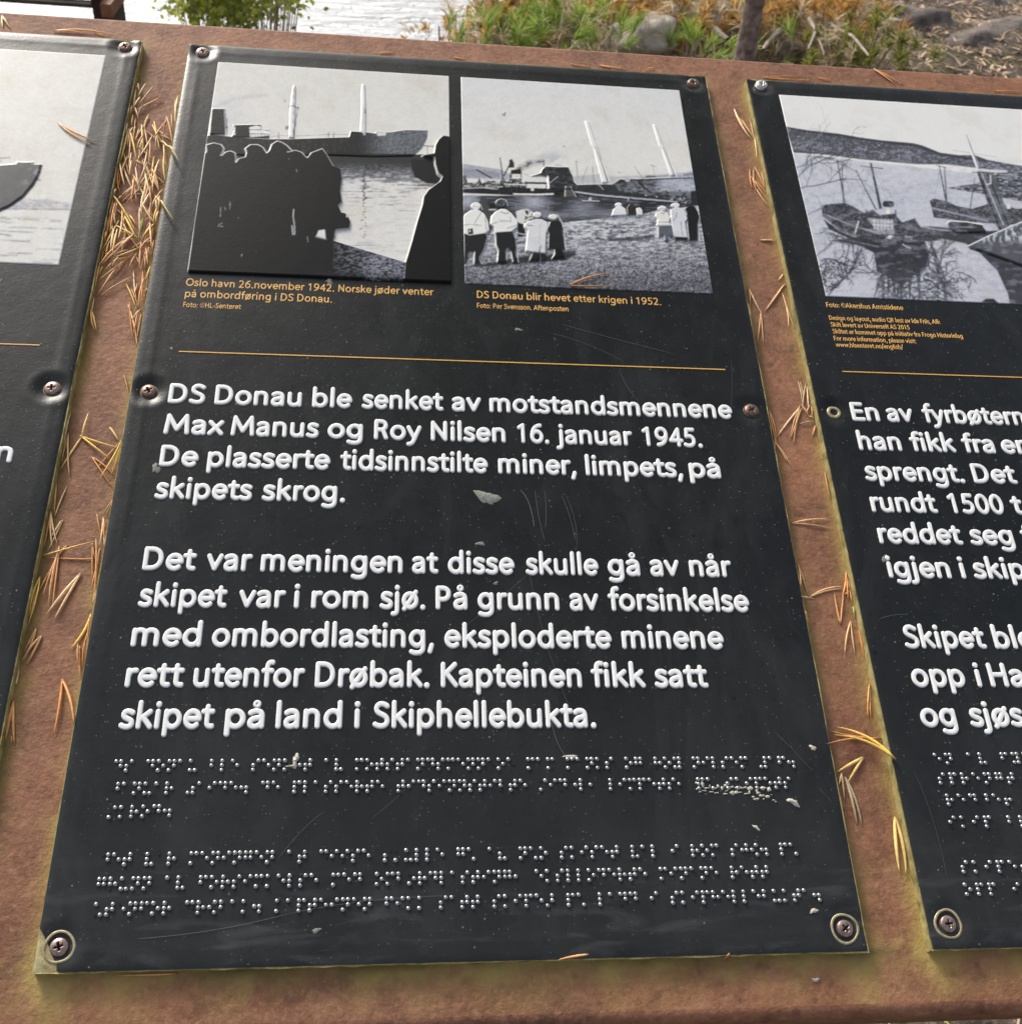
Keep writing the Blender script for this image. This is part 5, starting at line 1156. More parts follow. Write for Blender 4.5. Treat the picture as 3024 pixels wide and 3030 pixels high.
# left gap, lower part (traced)
TL = lambda x, y: (.621*x, 1000+.621*y)
GL = 'needles lying in the lower left gap'
low = [([(595, 175), (625, 270)], 't'), ([(640, 175), (622, 270)], 'y'), ([(332, 355), (300, 520)], 't'), ([(330, 450), (285, 590), (298, 600)], 't'), ([(332, 455), (338, 668)], 't'), ([(428, 365), (395, 480)], 'y'), ([(395, 470), (278, 630)], 'y'), ([(390, 467), (585, 500), (535, 580)], 'y'), ([(530, 430), (572, 495)], 'y'), ([(582, 490), (450, 640)], 't'), ([(585, 488), (530, 665)], 'y'), ([(583, 500), (475, 682)], 'y'), ([(443, 565), (555, 665), (543, 716)], 'o'),
       ([(545, 740), (500, 840), (512, 845)], 't'), ([(277, 695), (265, 850)], 't'), ([(265, 850), (328, 697)], 't'), ([(240, 825), (205, 1010)], 'o'), ([(243, 830), (258, 1005), (282, 990)], 't'), ([(305, 865), (230, 1020)], 't'), ([(300, 870), (245, 960)], 't'), ([(210, 1040), (478, 966)], 'y'), ([(462, 1052), (215, 1043)], 'o'), ([(290, 990), (232, 1300), (255, 1290)], 'o'), ([(292, 1000), (240, 1270)], 't'), ([(280, 1040), (165, 1240)], 't'), ([(285, 1020), (208, 1240)], 'o'),
       ([(200, 1140), (130, 1370), (150, 1330)], 'y'), ([(155, 1190), (125, 1375)], 't'), ([(468, 840), (490, 950)], 't'), ([(500, 860), (480, 1000), (505, 990)], 't'), ([(445, 975), (462, 1060)], 't'), ([(445, 985), (445, 1190)], 't'), ([(465, 960), (450, 1270)], 'o'), ([(480, 1000), (465, 1240)], 't'), ([(470, 1080), (440, 1200)], 'o'), ([(475, 1150), (445, 1275)], 't'), ([(440, 1320), (395, 1570)], 't'), ([(435, 1330), (415, 1500)], 't'), ([(380, 1460), (385, 1560)], 't'), ([(385, 1465), (390, 1622)], 'o'), ([(425, 1400), (400, 1580)], 'o'),
       ([(80, 1655), (75, 1570)], 't'), ([(60, 1890), (62, 1932)], 't'), ([(30, 1760), (20, 1800)], 'p'), ([(500, 880), (518, 960)], 'o'), ([(325, 985), (270, 1050)], 't')]
for i, (pts, tn) in enumerate(low): pr(pts, TL, tn, 'tan needle in the lower left gap between left-hand and middle panels', GL, layer=(i % 3)*.5)
pr([(440, 1312), (333, 1486)], TL, 'y', 'bright yellow needle leaning on the middle panel in the lower left gap', rad=.8, bends=[.08])
pr([(390, 1120), (220, 1325), (260, 1345)], TL, 't', 'open V needle pair alone on the steel, middle of the lower left gap', rad=.7)
pr([(180, 1380), (90, 1510), (110, 1552)], TL, 't', 'upper of two twin V needle pairs against the left-hand panel', rad=.65); pr([(205, 1415), (90, 1545), (128, 1562)], TL, 't', 'lower of two twin V needle pairs against the left-hand panel', rad=.65)
pr([(302, 1625), (258, 1905), (358, 1848)], TL, 'o', 'wide inverted V needle pair, lowest against the middle panel in the left gap', rad=.75, bends=[.03, .05])
pr([(65, 1725), (25, 1922), (75, 1935)], TL, 'o', 'inverted V needle pair at the frame edge in the left gap', rad=.75)
# left gap, the heap (traced on a 3.513x view)
TH_ = lambda x, y: (250+x/3.513, 250+y/3.513)
heap = """535,15,535,60,t 575,30,590,120,t 550,70,520,280,p 500,140,525,240,g 660,30,575,170,t 730,55,580,240,t 815,145,450,305,o 600,180,530,280,t 540,270,580,392,t 620,240,570,350,g 530,250,455,365,t 515,260,480,350,t 520,340,505,460,t 545,360,530,500,t 455,445,430,560,g 470,480,330,760,y 475,470,465,815,t 500,545,560,830,y 520,480,480,560,t 540,450,520,600,t 680,345,505,600,t 685,355,640,520,t 640,480,670,680,t 625,480,565,745,p 630,570,560,720,t 580,490,540,620,t 625,640,580,820,t 725,580,560,840,t 740,415,800,720,y 720,435,830,630,y 760,470,925,600,t 800,560,920,620,t 780,600,900,680,t 630,480,800,620,t 870,375,940,590,t 920,340,935,540,t 960,170,955,390,o 990,170,965,390,p 865,380,830,640,t 835,620,860,890,p 935,590,870,900,o 550,830,640,880,t 620,800,860,980,t 610,800,700,1000,p 640,920,700,1170,p 660,870,740,1110,p 690,900,850,1050,t 720,920,790,1100,t 700,960,800,1160,o 405,710,480,980,t 400,820,520,1120,p 380,850,440,1100,t 385,870,390,1150,o 380,970,295,1110,o 350,1130,330,1190,g 520,960,680,1280,p 540,980,660,1110,t 510,840,490,1000,t 505,740,480,900,t 535,1060,380,1180,t 560,1095,390,1230,o 570,1080,430,1190,t 540,1160,640,1165,g 430,1140,300,1260,t 320,1190,560,1590,y 300,1215,215,1700,o 345,1200,240,1500,t 340,1280,290,1600,o 360,1260,300,1500,t 440,1370,380,1560,t 350,1300,430,1390,t 335,1340,345,1500,t 300,1460,325,1600,p 325,1560,275,1780,p 440,1410,560,1640,y 420,1470,600,1760,y 480,1370,545,1470,y 355,1510,590,1640,y 380,1555,560,1600,y 630,1380,570,1640,n 600,1420,580,1540,y 700,1090,720,1300,o 755,1180,770,1350,p 790,1160,750,1420,t 830,1130,740,1260,t 690,1310,680,1420,o 700,1320,750,1440,p 770,1330,735,1470,y 730,1400,640,1450,o 740,1410,650,1510,o 720,1420,660,1500,t 745,1480,640,1600,y 700,1490,600,1660,t 735,1500,690,1620,o 790,1360,760,1480,t 730,1480,700,1700,t 690,1500,620,1700,o 720,1630,600,1760,o 730,1640,540,1750,o 710,1700,560,1745,o 500,1600,330,1730,t 480,1640,300,1760,o 550,1590,380,1650,t 610,1650,500,1710,y 460,1640,150,1930,o 470,1740,300,1800,t 400,1700,170,1900,t 580,1745,330,1840,y 480,1820,290,1870,y 360,1680,120,1800,t 300,1600,200,1760,t 250,1560,210,1640,o 280,1640,230,1830,o 240,1700,190,1870,t 600,1760,600,1930,o 560,1780,480,1930,t 640,1760,640,1930,t 660,1740,680,1930,o 690,1720,660,1860,t 540,1780,610,1930,t 730,1620,710,1780,o 250,1300,220,1420,g 270,1380,240,1560,t 300,1860,230,1930,t 380,1830,310,1930,t"""
for i, ln in enumerate(heap.split()):
    pass
hh = heap.replace('\n', ' ').split()
for i, s_ in enumerate(hh):
    a = s_.split(','); x0, y0, x1, y1 = map(float, a[:4])
    pr([(x0, y0), (x1, y1)], TH_, a[4], 'tan needle in the thick drift filling the upper left gap', 'needles drifted into the upper left gap', layer=(i*7 % 10)*.32, rad=.60)
# continuation of the drift down to the rule line
T7 = lambda x, y: (x*.569, 100+y*.569)
cont = """475,1370,480,1480 490,1375,465,1480 480,1440,510,1555 478,1450,500,1560 470,1440,488,1530 700,1230,725,1450 690,1330,740,1450 665,1310,720,1450 750,1240,740,1430 760,1280,730,1440 775,1230,750,1400 672,1410,720,1640 680,1400,700,1600 740,1440,690,1500 725,1450,700,1580 740,1460,715,1600 720,1300,690,1400 700,1270,520,1375 640,1190,510,1375 700,1160,500,1300 650,1190,550,1290 790,1210,760,1290 785,1290,755,1360 770,1130,740,1260 520,1200,500,1330 540,1210,505,1260"""
for i, s_ in enumerate(cont.replace('\n', ' ').split()):
    x0, y0, x1, y1 = map(float, s_.split(','))
    pr([(x0, y0), (x1, y1)], T7, rng.choice('ttoy'), 'tan needle in the tail of the drift in the left gap', 'needles in the tail of the drift', layer=(i % 5)*.4)

r5 = random.Random(12)
for k in range(44):
    y = r5.uniform(420, 1700); t = r5.random()**.7; xl = 480-(y/1932)*400; xr = 1010-(y/1932)*310
    x = xl+20+(xr-xl-40)*r5.choice([t*.5, 1-t*.4]); a = r5.gauss(-.15, .32); L = r5.uniform(190, 330)
    pr([(x, y), (x+L*math.sin(a), y+L*math.cos(a))], TH_, r5.choice('tttpyo'), None, 'needles drifted into the upper left gap', layer=r5.uniform(1, 3.5), rad=.6)
by = {}
for o in list(COL.objects):
    if o.name.startswith('pine_needle') and o.get('label') and o.get('group'): by.setdefault(o['label'], []).append(o)
ORD = ['first', 'second', 'third', 'fourth', 'fifth', 'sixth', 'seventh', 'eighth', 'ninth']
for L, os_ in by.items():
    if len(os_) < 2: continue
    os_.sort(key=lambda o: -(P.inverted() @ o.matrix_world.translation).y)
    for i, o in enumerate(os_):
        o['label'] = L+(', upper one' if i == 0 else ', lower one') if len(os_) == 2 else L+f", {ORD[min(i, 8)]} from top"

# ------------------------------------------------------------------ dried deposits, grit and scratches on the panels
def blob(name, x, y, w_, h_, hz, mat, label, cat, seed, rot=0.0, n=20, lv=None):
    u, v = px_uv(x, y); r = random.Random(seed)
    u1, _ = px_uv(x+w_/2, y); ru = abs(u1-u); v1 = px_uv(x, y+h_/2)[1]; rv = abs(v1-v)
    surf = (0.12 if on_panel(u, v) else -TH) if lv is None else lv
    ring = []; V = [(0, 0, hz*K)]
    ph = [r.uniform(0, 6.3) for _ in range(5)]
    for lvl, zz in ((0.55, 0.8), (1.0, -0.2)):
        for k in range(n):
            a = 2*math.pi*k/n; j = .85+.20*math.sin(2*a+ph[0])+.15*math.sin(3*a+ph[1])+.11*math.sin(5*a+ph[2])+.07*math.sin(8*a+ph[3])
            x_, y_ = ru*lvl*j*math.cos(a), rv*lvl*j*math.sin(a)
            V.append(((x_*math.cos(rot)-y_*math.sin(rot))*K, (x_*math.sin(rot)+y_*math.cos(rot))*K, hz*zz*r.uniform(.8, 1.2)*K))
    F = [(0, 1+k, 1+(k+1) % n) for k in range(n)]+[(1+k, 1+n+k, 1+n+(k+1) % n, 1+(k+1) % n) for k in range(n)]
    o = link(name, me_from(name, V, F), MAT[mat]); o.matrix_world = P @ Matrix.Translation((u*K, v*K, surf*K))
    if label: tag(o, label, cat)
    return o
blob('bird_dropping', 1442, 1470, 74, 46, .5, 'grime', 'grey crusty spot right of the word skrog on the middle panel', 'dropping', 1, -.5)
blob('bird_dropping', 876, 2248, 20, 52, .7, 'dropping', 'upright cream dropping on the first braille line', 'dropping', 2)
blob('bird_dropping', 866, 2264, 34, 10, .5, 'dropping', 'thin cream smear at the foot of the upright dropping', 'dropping', 21)
blob('bird_dropping', 2347, 2371, 38, 24, .9, 'dropping', 'oval cream dropping at the right end of the braille', 'dropping', 3, -.6)
blob('dirt_fleck', 1108, 820, 40, 24, .6, 'grime', 'grey-green lump under the foot of the left photograph, right of centre', 'dirt', 4, -.4)
blob('dirt_fleck', 976, 832, 26, 18, .5, 'grime', 'small grey-green lump above the date in the orange caption', 'dirt', 5)
blob('dirt_fleck', 1490, 338, 24, 14, .6, 'dropping', 'cream fleck in the sky of the shore photograph', 'dirt', 6)
blob('dirt_fleck', 924, 81, 22, 10, 1.0, 'dropping', 'pale grub-like husk near the top edge of the steel', 'husk', 7, -.9)
blob('dirt_fleck', 2414, 2896, 24, 20, 1.0, 'dropping', 'pale pebble on the steel under the middle panel', 'pebble', 8)
blob('dirt_fleck', 464, 1384, 26, 34, .4, 'grime', 'grey crumbs left of the word De', 'dirt', 9)
blob('dirt_fleck', 2404, 2210, 18, 22, .4, 'dropping', 'white chip above the end of the first braille line', 'dirt', 10, .6)
blob('dirt_fleck', 2237, 2446, 26, 12, .4, 'dropping', 'white curved chip between the two braille blocks', 'dirt', 11, -.5)
blob('dirt_fleck', 2407, 2692, 26, 18, .4, 'dropping', 'white chip above the lower right screw', 'dirt', 12, .5)
blob('dirt_fleck', 1422, 1607, 26, 16, .35, 'grime', 'grey speck above the word disse', 'dirt', 13)
blob('dirt_fleck', 1468, 1724, 14, 14, .5, 'grime', 'small round grey speck below the word disse', 'dirt', 14)
blob('dirt_fleck', 938, 2750, 30, 16, .25, 'grime', 'pale smudge under the last braille line, left part', 'dirt', 15)
blob('dirt_fleck', 1534, 974, 22, 10, .2, 'grime', 'pale ring-like smudge under the shore photograph credit', 'dirt', 16)
blob('dirt_fleck', 510, 1030, 10, 8, .5, 'dropping', 'orange-brown grain at the left end of the gold rule', 'dirt', 17)
blob('dirt_fleck', 2618, 1652, 20, 30, .3, 'grime', 'grey crumbs left of the word igjen on the right-hand panel', 'dirt', 18)
blob('dirt_fleck', 1688, 2236, 60, 10, .35, 'dropping', 'thin cream streak above the first braille line, right of centre', 'dirt', 19)
# cracked crust spread over the right end of the second braille line
r3 = random.Random(9); VV = []; FF = []
def cell(x, y, w_, h_):
    u, v = ray_uv(x, y, 0.3); n = 7; b = len(VV)
    VV.append((u*K, v*K, .55*K))
    for k in range(n):
        a = 2*math.pi*k/n+r3.random()*.4; VV.append(((u+w_*math.cos(a)*r3.uniform(.7, 1.15))*K, (v+h_*math.sin(a)*r3.uniform(.6, 1.2))*K, .1*K))
    for k in range(n): FF.append((b, b+1+k, b+1+(k+1) % n))
for (x, y, w_, h_) in [(510, 335, .6, .7), (522, 392, 1, .5), (548, 420, .9, .5), (590, 410, 1.4, .35), (570, 345, .8, 1.6), (610, 385, 1.5, .35), (640, 365, .3, .9), (665, 380, .6, .4), (690, 385, .9, .5), (715, 370, .7, 1), (650, 422, 1.4, .3), (700, 430, 1.2, .4), (755, 385, .7, 1), (790, 360, 1, .8), (830, 375, 1.9, .6), (790, 440, 1.3, .35), (800, 412, .8, .3), (850, 430, 1.3, .9), (890, 428, 1.2, .8), (905, 380, 1.6, .7), (940, 385, .9, .5), (930, 425, .9, .35), (975, 380, 1, .5), (1020, 390, 1.3, 1.3), (1015, 425, .5, 1), (985, 440, 1.3, .35), (1085, 400, .6, 1.6), (1100, 430, 1.2, .6), (1130, 455, 1.7, .6), (1140, 385, 1.5, .8), (1200, 400, 1.1, 1.2), (1185, 465, 1.1, .7), (1150, 487, .6, .4), (1080, 488, 1.7, .6), (1050, 470, .8, .5), (1245, 500, .8, .3), (1265, 515, .5, .3), (1225, 450, .4, .3)]:
    cell(1900+x/3.2133, 2210+y/3.2133, w_*.95, h_*.95)
o = link('bird_dropping', me_from('bird_dropping', VV, FF, False), MAT['dropping'], None); o.matrix_world = P
tag(o, 'cracked cream crust spread over the right end of the second braille line', 'dropping', kind=None)
def scratches(key, lines, mat='scratch', name='scratch'):
    cx = PAN[key][0]
    for pts, wd in lines:
        q = [ray_uv(x, y, 0.3) for x, y in pts]; V = []; F = []
        for i, (u, v) in enumerate(q):
            a = q[min(i+1, len(q)-1)]; b = q[max(i-1, 0)]; dx, dy = a[0]-b[0], a[1]-b[1]; L = math.hypot(dx, dy)+1e-6
            h = wd/2*(0.35 if i in (0, len(q)-1) else 1)
            V += [((u-cx-dy/L*h)*K, (v+dx/L*h)*K, .33*K), ((u-cx+dy/L*h)*K, (v-dx/L*h)*K, .33*K)]
        for i in range(len(q)-1): F.append((2*i, 2*i+1, 2*i+3, 2*i+2))
        link(name, me_from(name, V, F, False), MAT[mat], PROOT[key])
def arc(p0, p1, p2, n=12): return [((1-t)**2*p0[0]+2*t*(1-t)*p1[0]+t*t*p2[0], (1-t)**2*p0[1]+2*t*(1-t)*p1[1]+t*t*p2[1]) for t in [k/n for k in range(n+1)]]
scratches('mid', [(arc((1540, 1450), (1572, 1480), (1580, 1560)), .35), (arc((1583, 1450), (1590, 1530), (1612, 1600)), .2), (arc((1612, 1450), (1618, 1520), (1614, 1560)), .18), (arc((1660, 1462), (1690, 1530), (1702, 1600)), .2), (arc((1670, 1460), (1712, 1540), (1706, 1620)), .16),
                  (arc((410, 2775), (640, 2760), (860, 2700)), .22), (arc((860, 2700), (1100, 2650), (1350, 2648)), .18), (arc((820, 2545), (900, 2440), (960, 2400)), .14), (arc((1630, 2120), (1640, 2200), (1680, 2245)), .25), (arc((1830, 1090), (1850, 1150), (1890, 1190)), .16), (arc((1660, 960), (1800, 1000), (2000, 1050)), .16), (arc((1620, 985), (1740, 1010), (1850, 1075)), .13),
                  (arc((2290, 2165), (2340, 2210), (2400, 2280)), .16), (arc((2420, 2330), (2440, 2350), (2458, 2372)), .16), (arc((1380, 1850), (1460, 1790), (1560, 1700)), .12), (arc((1100, 2420), (1180, 2360), (1230, 2300)), .12), (arc((2160, 1060), (2168, 1120), (2160, 1230)), .12), (arc((1560, 1660), (1600, 1900), (1700, 2130)), .14)])
scratches('right', [(arc((2700, 2280), (2760, 2400), (2800, 2600)), .14), (arc((2600, 1830), (2640, 1815), (2680, 1818)), .2)])

# ------------------------------------------------------------------ shore ground, water
WATER_Z = -2.6
def shore_edge(x):                                   # distance ahead at which the bank falls away to the water
    return 1.15+6.2*sstep(0.55, 1.25, x)+2.4*sstep(1.0, 2.6, x)
def ground_h(x, y):
    e = shore_edge(np.asarray(x, float)); d = np.maximum(np.asarray(y, float)-e, 0)
    h = 0.11*(fbm(np.asarray(x)*1.3+40, np.asarray(y)*1.3+40, 71)-.5)*2*sstep(.6, 2.0, y)+0.035*(fbm(np.asarray(x)*6+9, np.asarray(y)*6+3, 77)-.5)
    h = h-np.minimum(d*0.85, 6.0)
    return h
gx = np.concatenate([np.arange(-60, -6, 2.0), np.arange(-6, 9, 0.07), np.arange(9, 70, 2.0)]); gy = np.concatenate([np.arange(-60, -2, 2.0), np.arange(-2, 13, 0.07), np.arange(13, 16, .5)])
GX, GY = np.meshgrid(gx, gy)
def ground_mat():
    m, nt, b = new_mat('needle_strewn_soil', rough=0.95)
    v = coord(nt)
    n1 = noise(nt, 3, 6, 0.7, v); n2 = noise(nt, 34, 6, 0.75, v)
    c = ramp(nt, n2, [(0.35, (0.035, 0.026, 0.02)), (0.5, (0.12, 0.09, 0.07)), (0.65, (0.26, 0.21, 0.17))])
    c = mix(nt, ramp(nt, n1, [(0.5, (0, 0, 0)), (0.62, (0.7,)*3)]), c, (0.09, 0.085, 0.03))
    nt.links.new(c, b.inputs['Base Color']); bump(nt, b, n2, 0.9, 0.02); return m
m = me_from('ground', np.stack([GX, GY, ground_h(GX, GY)], -1).reshape(-1, 3), grid_faces(len(gx), len(gy)))
link('ground', m, ground_mat())['kind'] = 'structure'
def water_mat():
    m, nt, b = new_mat('fjord_water', (0.30, 0.33, 0.35), 0.5)
    v = coord(nt, (1.0, 2.6, 1)); n1 = noise(nt, 2.2, 5, 0.6, v, .6); n2 = noise(nt, 0.35, 3, 0.5, v)
    bump(nt, b, mathn(nt, 'ADD', n1, n2), 0.9, 0.35); b.inputs['IOR'].default_value = 1.9; b.inputs['Coat Weight'].default_value = 0.6; b.inputs['Coat Roughness'].default_value = 0.45; b.inputs['Specular IOR Level'].default_value = 1.0
    return m
m = me_from('water', [(-3000, 1.0, WATER_Z), (3000, 1.0, WATER_Z), (3000, 3000, WATER_Z), (-3000, 3000, WATER_Z)], [(0, 1, 2, 3)], False)
link('water', m, water_mat())['kind'] = 'structure'

# ------------------------------------------------------------------ rocks
MAT['rock'] = noisy('pale_granite', (0.25, 0.22, 0.18), (0.60, 0.55, 0.46), 9, 0.9, 0.012, 22)
MAT['ledge'] = noisy('dark_ledge_rock', (0.07, 0.055, 0.045), (0.26, 0.22, 0.19), 14, 0.95, 0.02, 40)
MAT['bark'] = noisy('pine_bark', (0.075, 0.048, 0.038), (0.46, 0.36, 0.31), 34, 0.95, 0.02, 60)
MAT['twig'] = noisy('grey_twig', (0.16, 0.12, 0.09), (0.42, 0.36, 0.30), 30, 0.9)
def leafm(name, a, b_, tr=0.25):
    m, nt, b = new_mat(name, rough=0.5); oi = N(nt, 'ShaderNodeAttribute'); oi.attribute_name = 'tint'
    nt.links.new(mix(nt, oi.outputs['Fac'], a, b_), b.inputs['Base Color'])
    ts = nt.nodes.new('ShaderNodeBsdfTranslucent'); nt.links.new(mix(nt, oi.outputs['Fac'], a, b_), ts.inputs[0])
    mx = nt.nodes.new('ShaderNodeMixShader'); mx.inputs[0].default_value = tr; out = nt.nodes['Material Output']
    nt.links.new(b.outputs[0], mx.inputs[1]); nt.links.new(ts.outputs[0], mx.inputs[2]); nt.links.new(mx.outputs[0], out.inputs[0]); return m
MAT['pine_green'] = leafm('green_pine_needles', (0.12, 0.24, 0.03), (0.50, 0.60, 0.14), 0.45)
MAT['leaf'] = leafm('green_leaves', (0.13, 0.18, 0.015), (0.44, 0.48, 0.08), 0.5)
MAT['autumn'] = leafm('autumn_foliage', (0.42, 0.19, 0.06), (0.72, 0.52, 0.18), 0.45)
MAT['straw'] = leafm('dry_straw', (0.46, 0.32, 0.20), (0.85, 0.76, 0.58), 0.4)
MAT['moss'] = leafm('mossy_growth', (0.12, 0.16, 0.03), (0.46, 0.44, 0.12), 0.35)
MAT['litter'] = leafm('fallen_needle_litter', (0.22, 0.12, 0.075), (0.70, 0.50, 0.35), 0.0)
def rock(px_, py_, z, sx, sy, sz, seed, label, name='rock', mat='rock'):
    c = at_z(px_, py_, z)
    import bmesh
    bm = bmesh.new(); bmesh.ops.create_icosphere(bm, subdivisions=4, radius=1)
    pts = np.array([v.co for v in bm.verts])
    d = 1+0.9*(fbm(pts[:, 0]*1.5+seed, pts[:, 1]*1.5+pts[:, 2], seed, 4)-.5)+0.5*(fbm(pts[:, 2]*3+seed, pts[:, 0]*3-pts[:, 1]*2, seed+3, 3)-.5)
    for v, k in zip(bm.verts, d): v.co = v.co*float(k)
    for v in bm.verts: v.co.x *= sx; v.co.y *= sy; v.co.z *= sz
    me = bpy.data.meshes.new(name); bm.to_mesh(me); bm.free()
    for q in me.polygons: q.use_smooth = True
    o = link(name, me, MAT[mat], None, (c.x, c.y, c.z)); o.rotation_euler = (0, 0, seed*1.3)
    tag(o, label, 'rock'); return o
rock(1905, 112, .13, .20, .12, .09, 3, 'pale rounded rock left of the pine trunk behind the table')
rock(2075, 70, .15, .20, .12, .08, 5, 'long pale rock ledge touching the left side of the pine trunk')
rock(2335, 125, .09, .16, .11, .09, 8, 'pale grey rock right of the pine trunk')
rock(2118, 132, .03, .045, .05, .045, 4, 'small white stone between the pine roots')
rock(2740, 20, -.05, .50, .22, .10, 12, 'dark brown ledge of rock at the top right of the frame', mat='ledge')
rock(2960, 130, -.05, .50, .16, .085, 15, 'low brown rock under the litter at the right frame edge', mat='ledge')
rock(2610, 85, -.02, .34, .14, .09, 17, 'dull brown rock ledge behind the mossy tuft', mat='ledge')

# ------------------------------------------------------------------ foliage builders
def tube(pts, r0, r1, seg=7, V=None, F=None, jit=0.0, r=rng):
    V = [] if V is None else V; F = [] if F is None else F; n = len(pts); b = len(V)
    for i, p_ in enumerate(pts):
        a = Vector(pts[min(i+1, n-1)])-Vector(pts[max(i-1, 0)]); a.normalize()
        s = a.orthogonal().normalized(); t = a.cross(s); rr = r0+(r1-r0)*i/(n-1)
        for k in range(seg):
            an = 2*math.pi*k/seg; q = rr*(1+jit*r.uniform(-1, 1)); V.append(tuple(Vector(p_)+s*math.cos(an)*q+t*math.sin(an)*q))
    for i in range(n-1):
        for k in range(seg): F.append((b+i*seg+k, b+i*seg+(k+1) % seg, b+(i+1)*seg+(k+1) % seg, b+(i+1)*seg+k))
    return V, F
class Blades:
    """many thin needle or leaf faces with a tint per face corner"""
    def __init__(s): s.P = []; s.T = []
    def needles(s, c, d, n, L, w_, spread, r, t0=0.0, t1=1.0, along=0.0):
        c = np.array(c, float); d = np.array(d, float); d /= np.linalg.norm(d)
        a = r.normal(size=(n, 3)); a /= np.linalg.norm(a, axis=1)[:, None]
        v = d+a*spread; v /= np.linalg.norm(v, axis=1)[:, None]
        side = np.cross(v, r.normal(size=(n, 3))); side /= np.linalg.norm(side, axis=1)[:, None]+1e-9
        l = L*r.uniform(.6, 1.1, (n, 1)); b = c+d*r.uniform(-along, along*.3, (n, 1))
        droop = np.array([0, 0, -1.0])*l*0.10
        mid = b+v*l*.55; tip = b+v*l+droop
        s.P.append(np.stack([b-side*w_*.4, b+side*w_*.4, mid+side*w_*.5, tip, mid-side*w_*.5], 1)); s.T.append(r.uniform(t0, t1, n))
    def leaves(s, c, n, rad, L, r, t0=0.0, t1=1.0, flat=1.0):
        cen = np.array(c)+r.normal(size=(n, 3))*np.array(rad)
        v = r.normal(size=(n, 3)); v /= np.linalg.norm(v, axis=1)[:, None]; side = np.cross(v, r.normal(size=(n, 3))); side /= np.linalg.norm(side, axis=1)[:, None]
        l = L*r.uniform(.6, 1.15, (n, 1))
        s.P.append(np.stack([cen-v*l*.5, cen-v*l*.1+side*l*.36, cen+v*l*.32+side*l*.25, cen+v*l*.55, cen+v*l*.05-side*l*.38], 1)); s.T.append(r.uniform(t0, t1, n))
    def mesh(s, name):
        Pn = np.concatenate(s.P); n = len(Pn); T = np.repeat(np.concatenate(s.T), 5)
        m = me_from(name, Pn.reshape(-1, 3), np.arange(n*5).reshape(n, 5), False)
        a = m.attributes.new('tint', 'FLOAT', 'POINT'); a.data.foreach_set('value', T.astype(np.float32)); return m

# pine with a bare lower trunk just behind the table, its crown high above the frame
def pine_tree(px_, py_, r0, height, label, seed, lean=(0.0, 0.0), crown=True, roots=True):
    r = random.Random(seed); nr = np.random.RandomState(seed); b = at_depth(px_, py_, 3.15); b.z = 0.01
    root = empty('pine_tree', Matrix.Translation(b)); tag(root, label, 'pine tree')
    pts = [(lean[0]*t*height+.05*math.sin(t*9+seed)*t, lean[1]*t*height+.04*math.cos(t*7)*t, t*height-0.05) for t in [(k/60)**1.6 for k in range(61)]]
    V, F = tube([(0, 0, -.1), (0, 0, 0.0)]+[q for q in pts if q[2] > .02], r0*1.15, r0*.3, 14, jit=.13, r=r); V, F = tube([(0, 0, -.1), (0, 0, .06), (0, 0, .22)], r0*1.7, r0*1.0, 10, V, F, .12, r)
    link('trunk', me_from('trunk', V, F), MAT['bark'], root)
    if roots:
        for a, l in ((2.7, .32), (3.5, .26), (-.4, .22), (4.4, .2)):
            q = [(math.cos(a)*l*t+.02*math.sin(t*8), math.sin(a)*l*t, .13*(1-t)**1.5-.01) for t in [k/6 for k in range(7)]]
            V, F = tube(q, r0*.55, r0*.14, 7, jit=.2, r=r); link('root', me_from('root', V, F), MAT['bark'], root)
    if crown:
        B = Blades(); 
        for k in range(26):
            t = .42+.58*k/26; z = t*height; a = r.random()*6.28; L = height*.26*(1.15-t)+.35
            p0 = np.array([lean[0]*t*height, lean[1]*t*height, z]); tip = p0+np.array([math.cos(a)*L, math.sin(a)*L, L*.25])
            V, F = tube([tuple(p0), tuple(p0+(tip-p0)*.5+np.array([0, 0, .05])), tuple(tip)], .035, .01, 5); link('branch', me_from('branch', V, F), MAT['bark'], root)
            for q in range(9):
                c = p0+(tip-p0)*r.uniform(.3, 1.05)+nr.normal(size=3)*.16; B.needles(c, (math.cos(a), math.sin(a), .5), 55, .16, .006, .9, nr, 0, .6)
        f = link('crown', B.mesh('crown'), MAT['pine_green'], root); f['kind'] = 'stuff'
    return root
pine_tree(2214, 150, .034, 5.6, 'pine with grey-brown bark and spreading roots right behind the table', 3, (-.02, .03))
# fallen and dead twigs
def branchlet(label, path, r0, name='dead_branch', forks=()):
    root_pts = [at_depth(x, y, Y_-.75) for x, y, Y_ in path]; o_ = root_pts[0]
    V, F = tube([tuple(q-o_) for q in root_pts], r0, r0*.4, 6)
    for fk in forks: V, F = tube([tuple(at_depth(x, y, Y_-.75)-o_) for x, y, Y_ in fk], r0*.6, r0*.2, 5, V, F)
    o = link(name, me_from(name, V, F), MAT['twig'], None, tuple(o_)); tag(o, label, 'branch'); return o
branchlet('bare forked twig slanting right from behind the steel, beside the mossy tuft', [(2408, 40, 4.7), (2470, 85, 4.4), (2520, 110, 4.1), (2568, 168, 3.9)], .010, forks=[[(2425, 10, 4.7), (2448, 50, 4.6), (2408, 60, 4.5)]])
branchlet('upright grey twig rising behind the steel between trunk and mossy tuft', [(2392, 60, 4.4), (2412, 95, 4.2), (2388, 150, 4.0)], .009, forks=[[(2408, 105, 4.2), (2425, 130, 4.1), (2436, 166, 4.0)]])
branchlet('brown arching branch left of the trunk', [(1880, 20, 4.6), (1960, 60, 4.6), (2030, 76, 4.6), (2070, 60, 4.6)], .009)
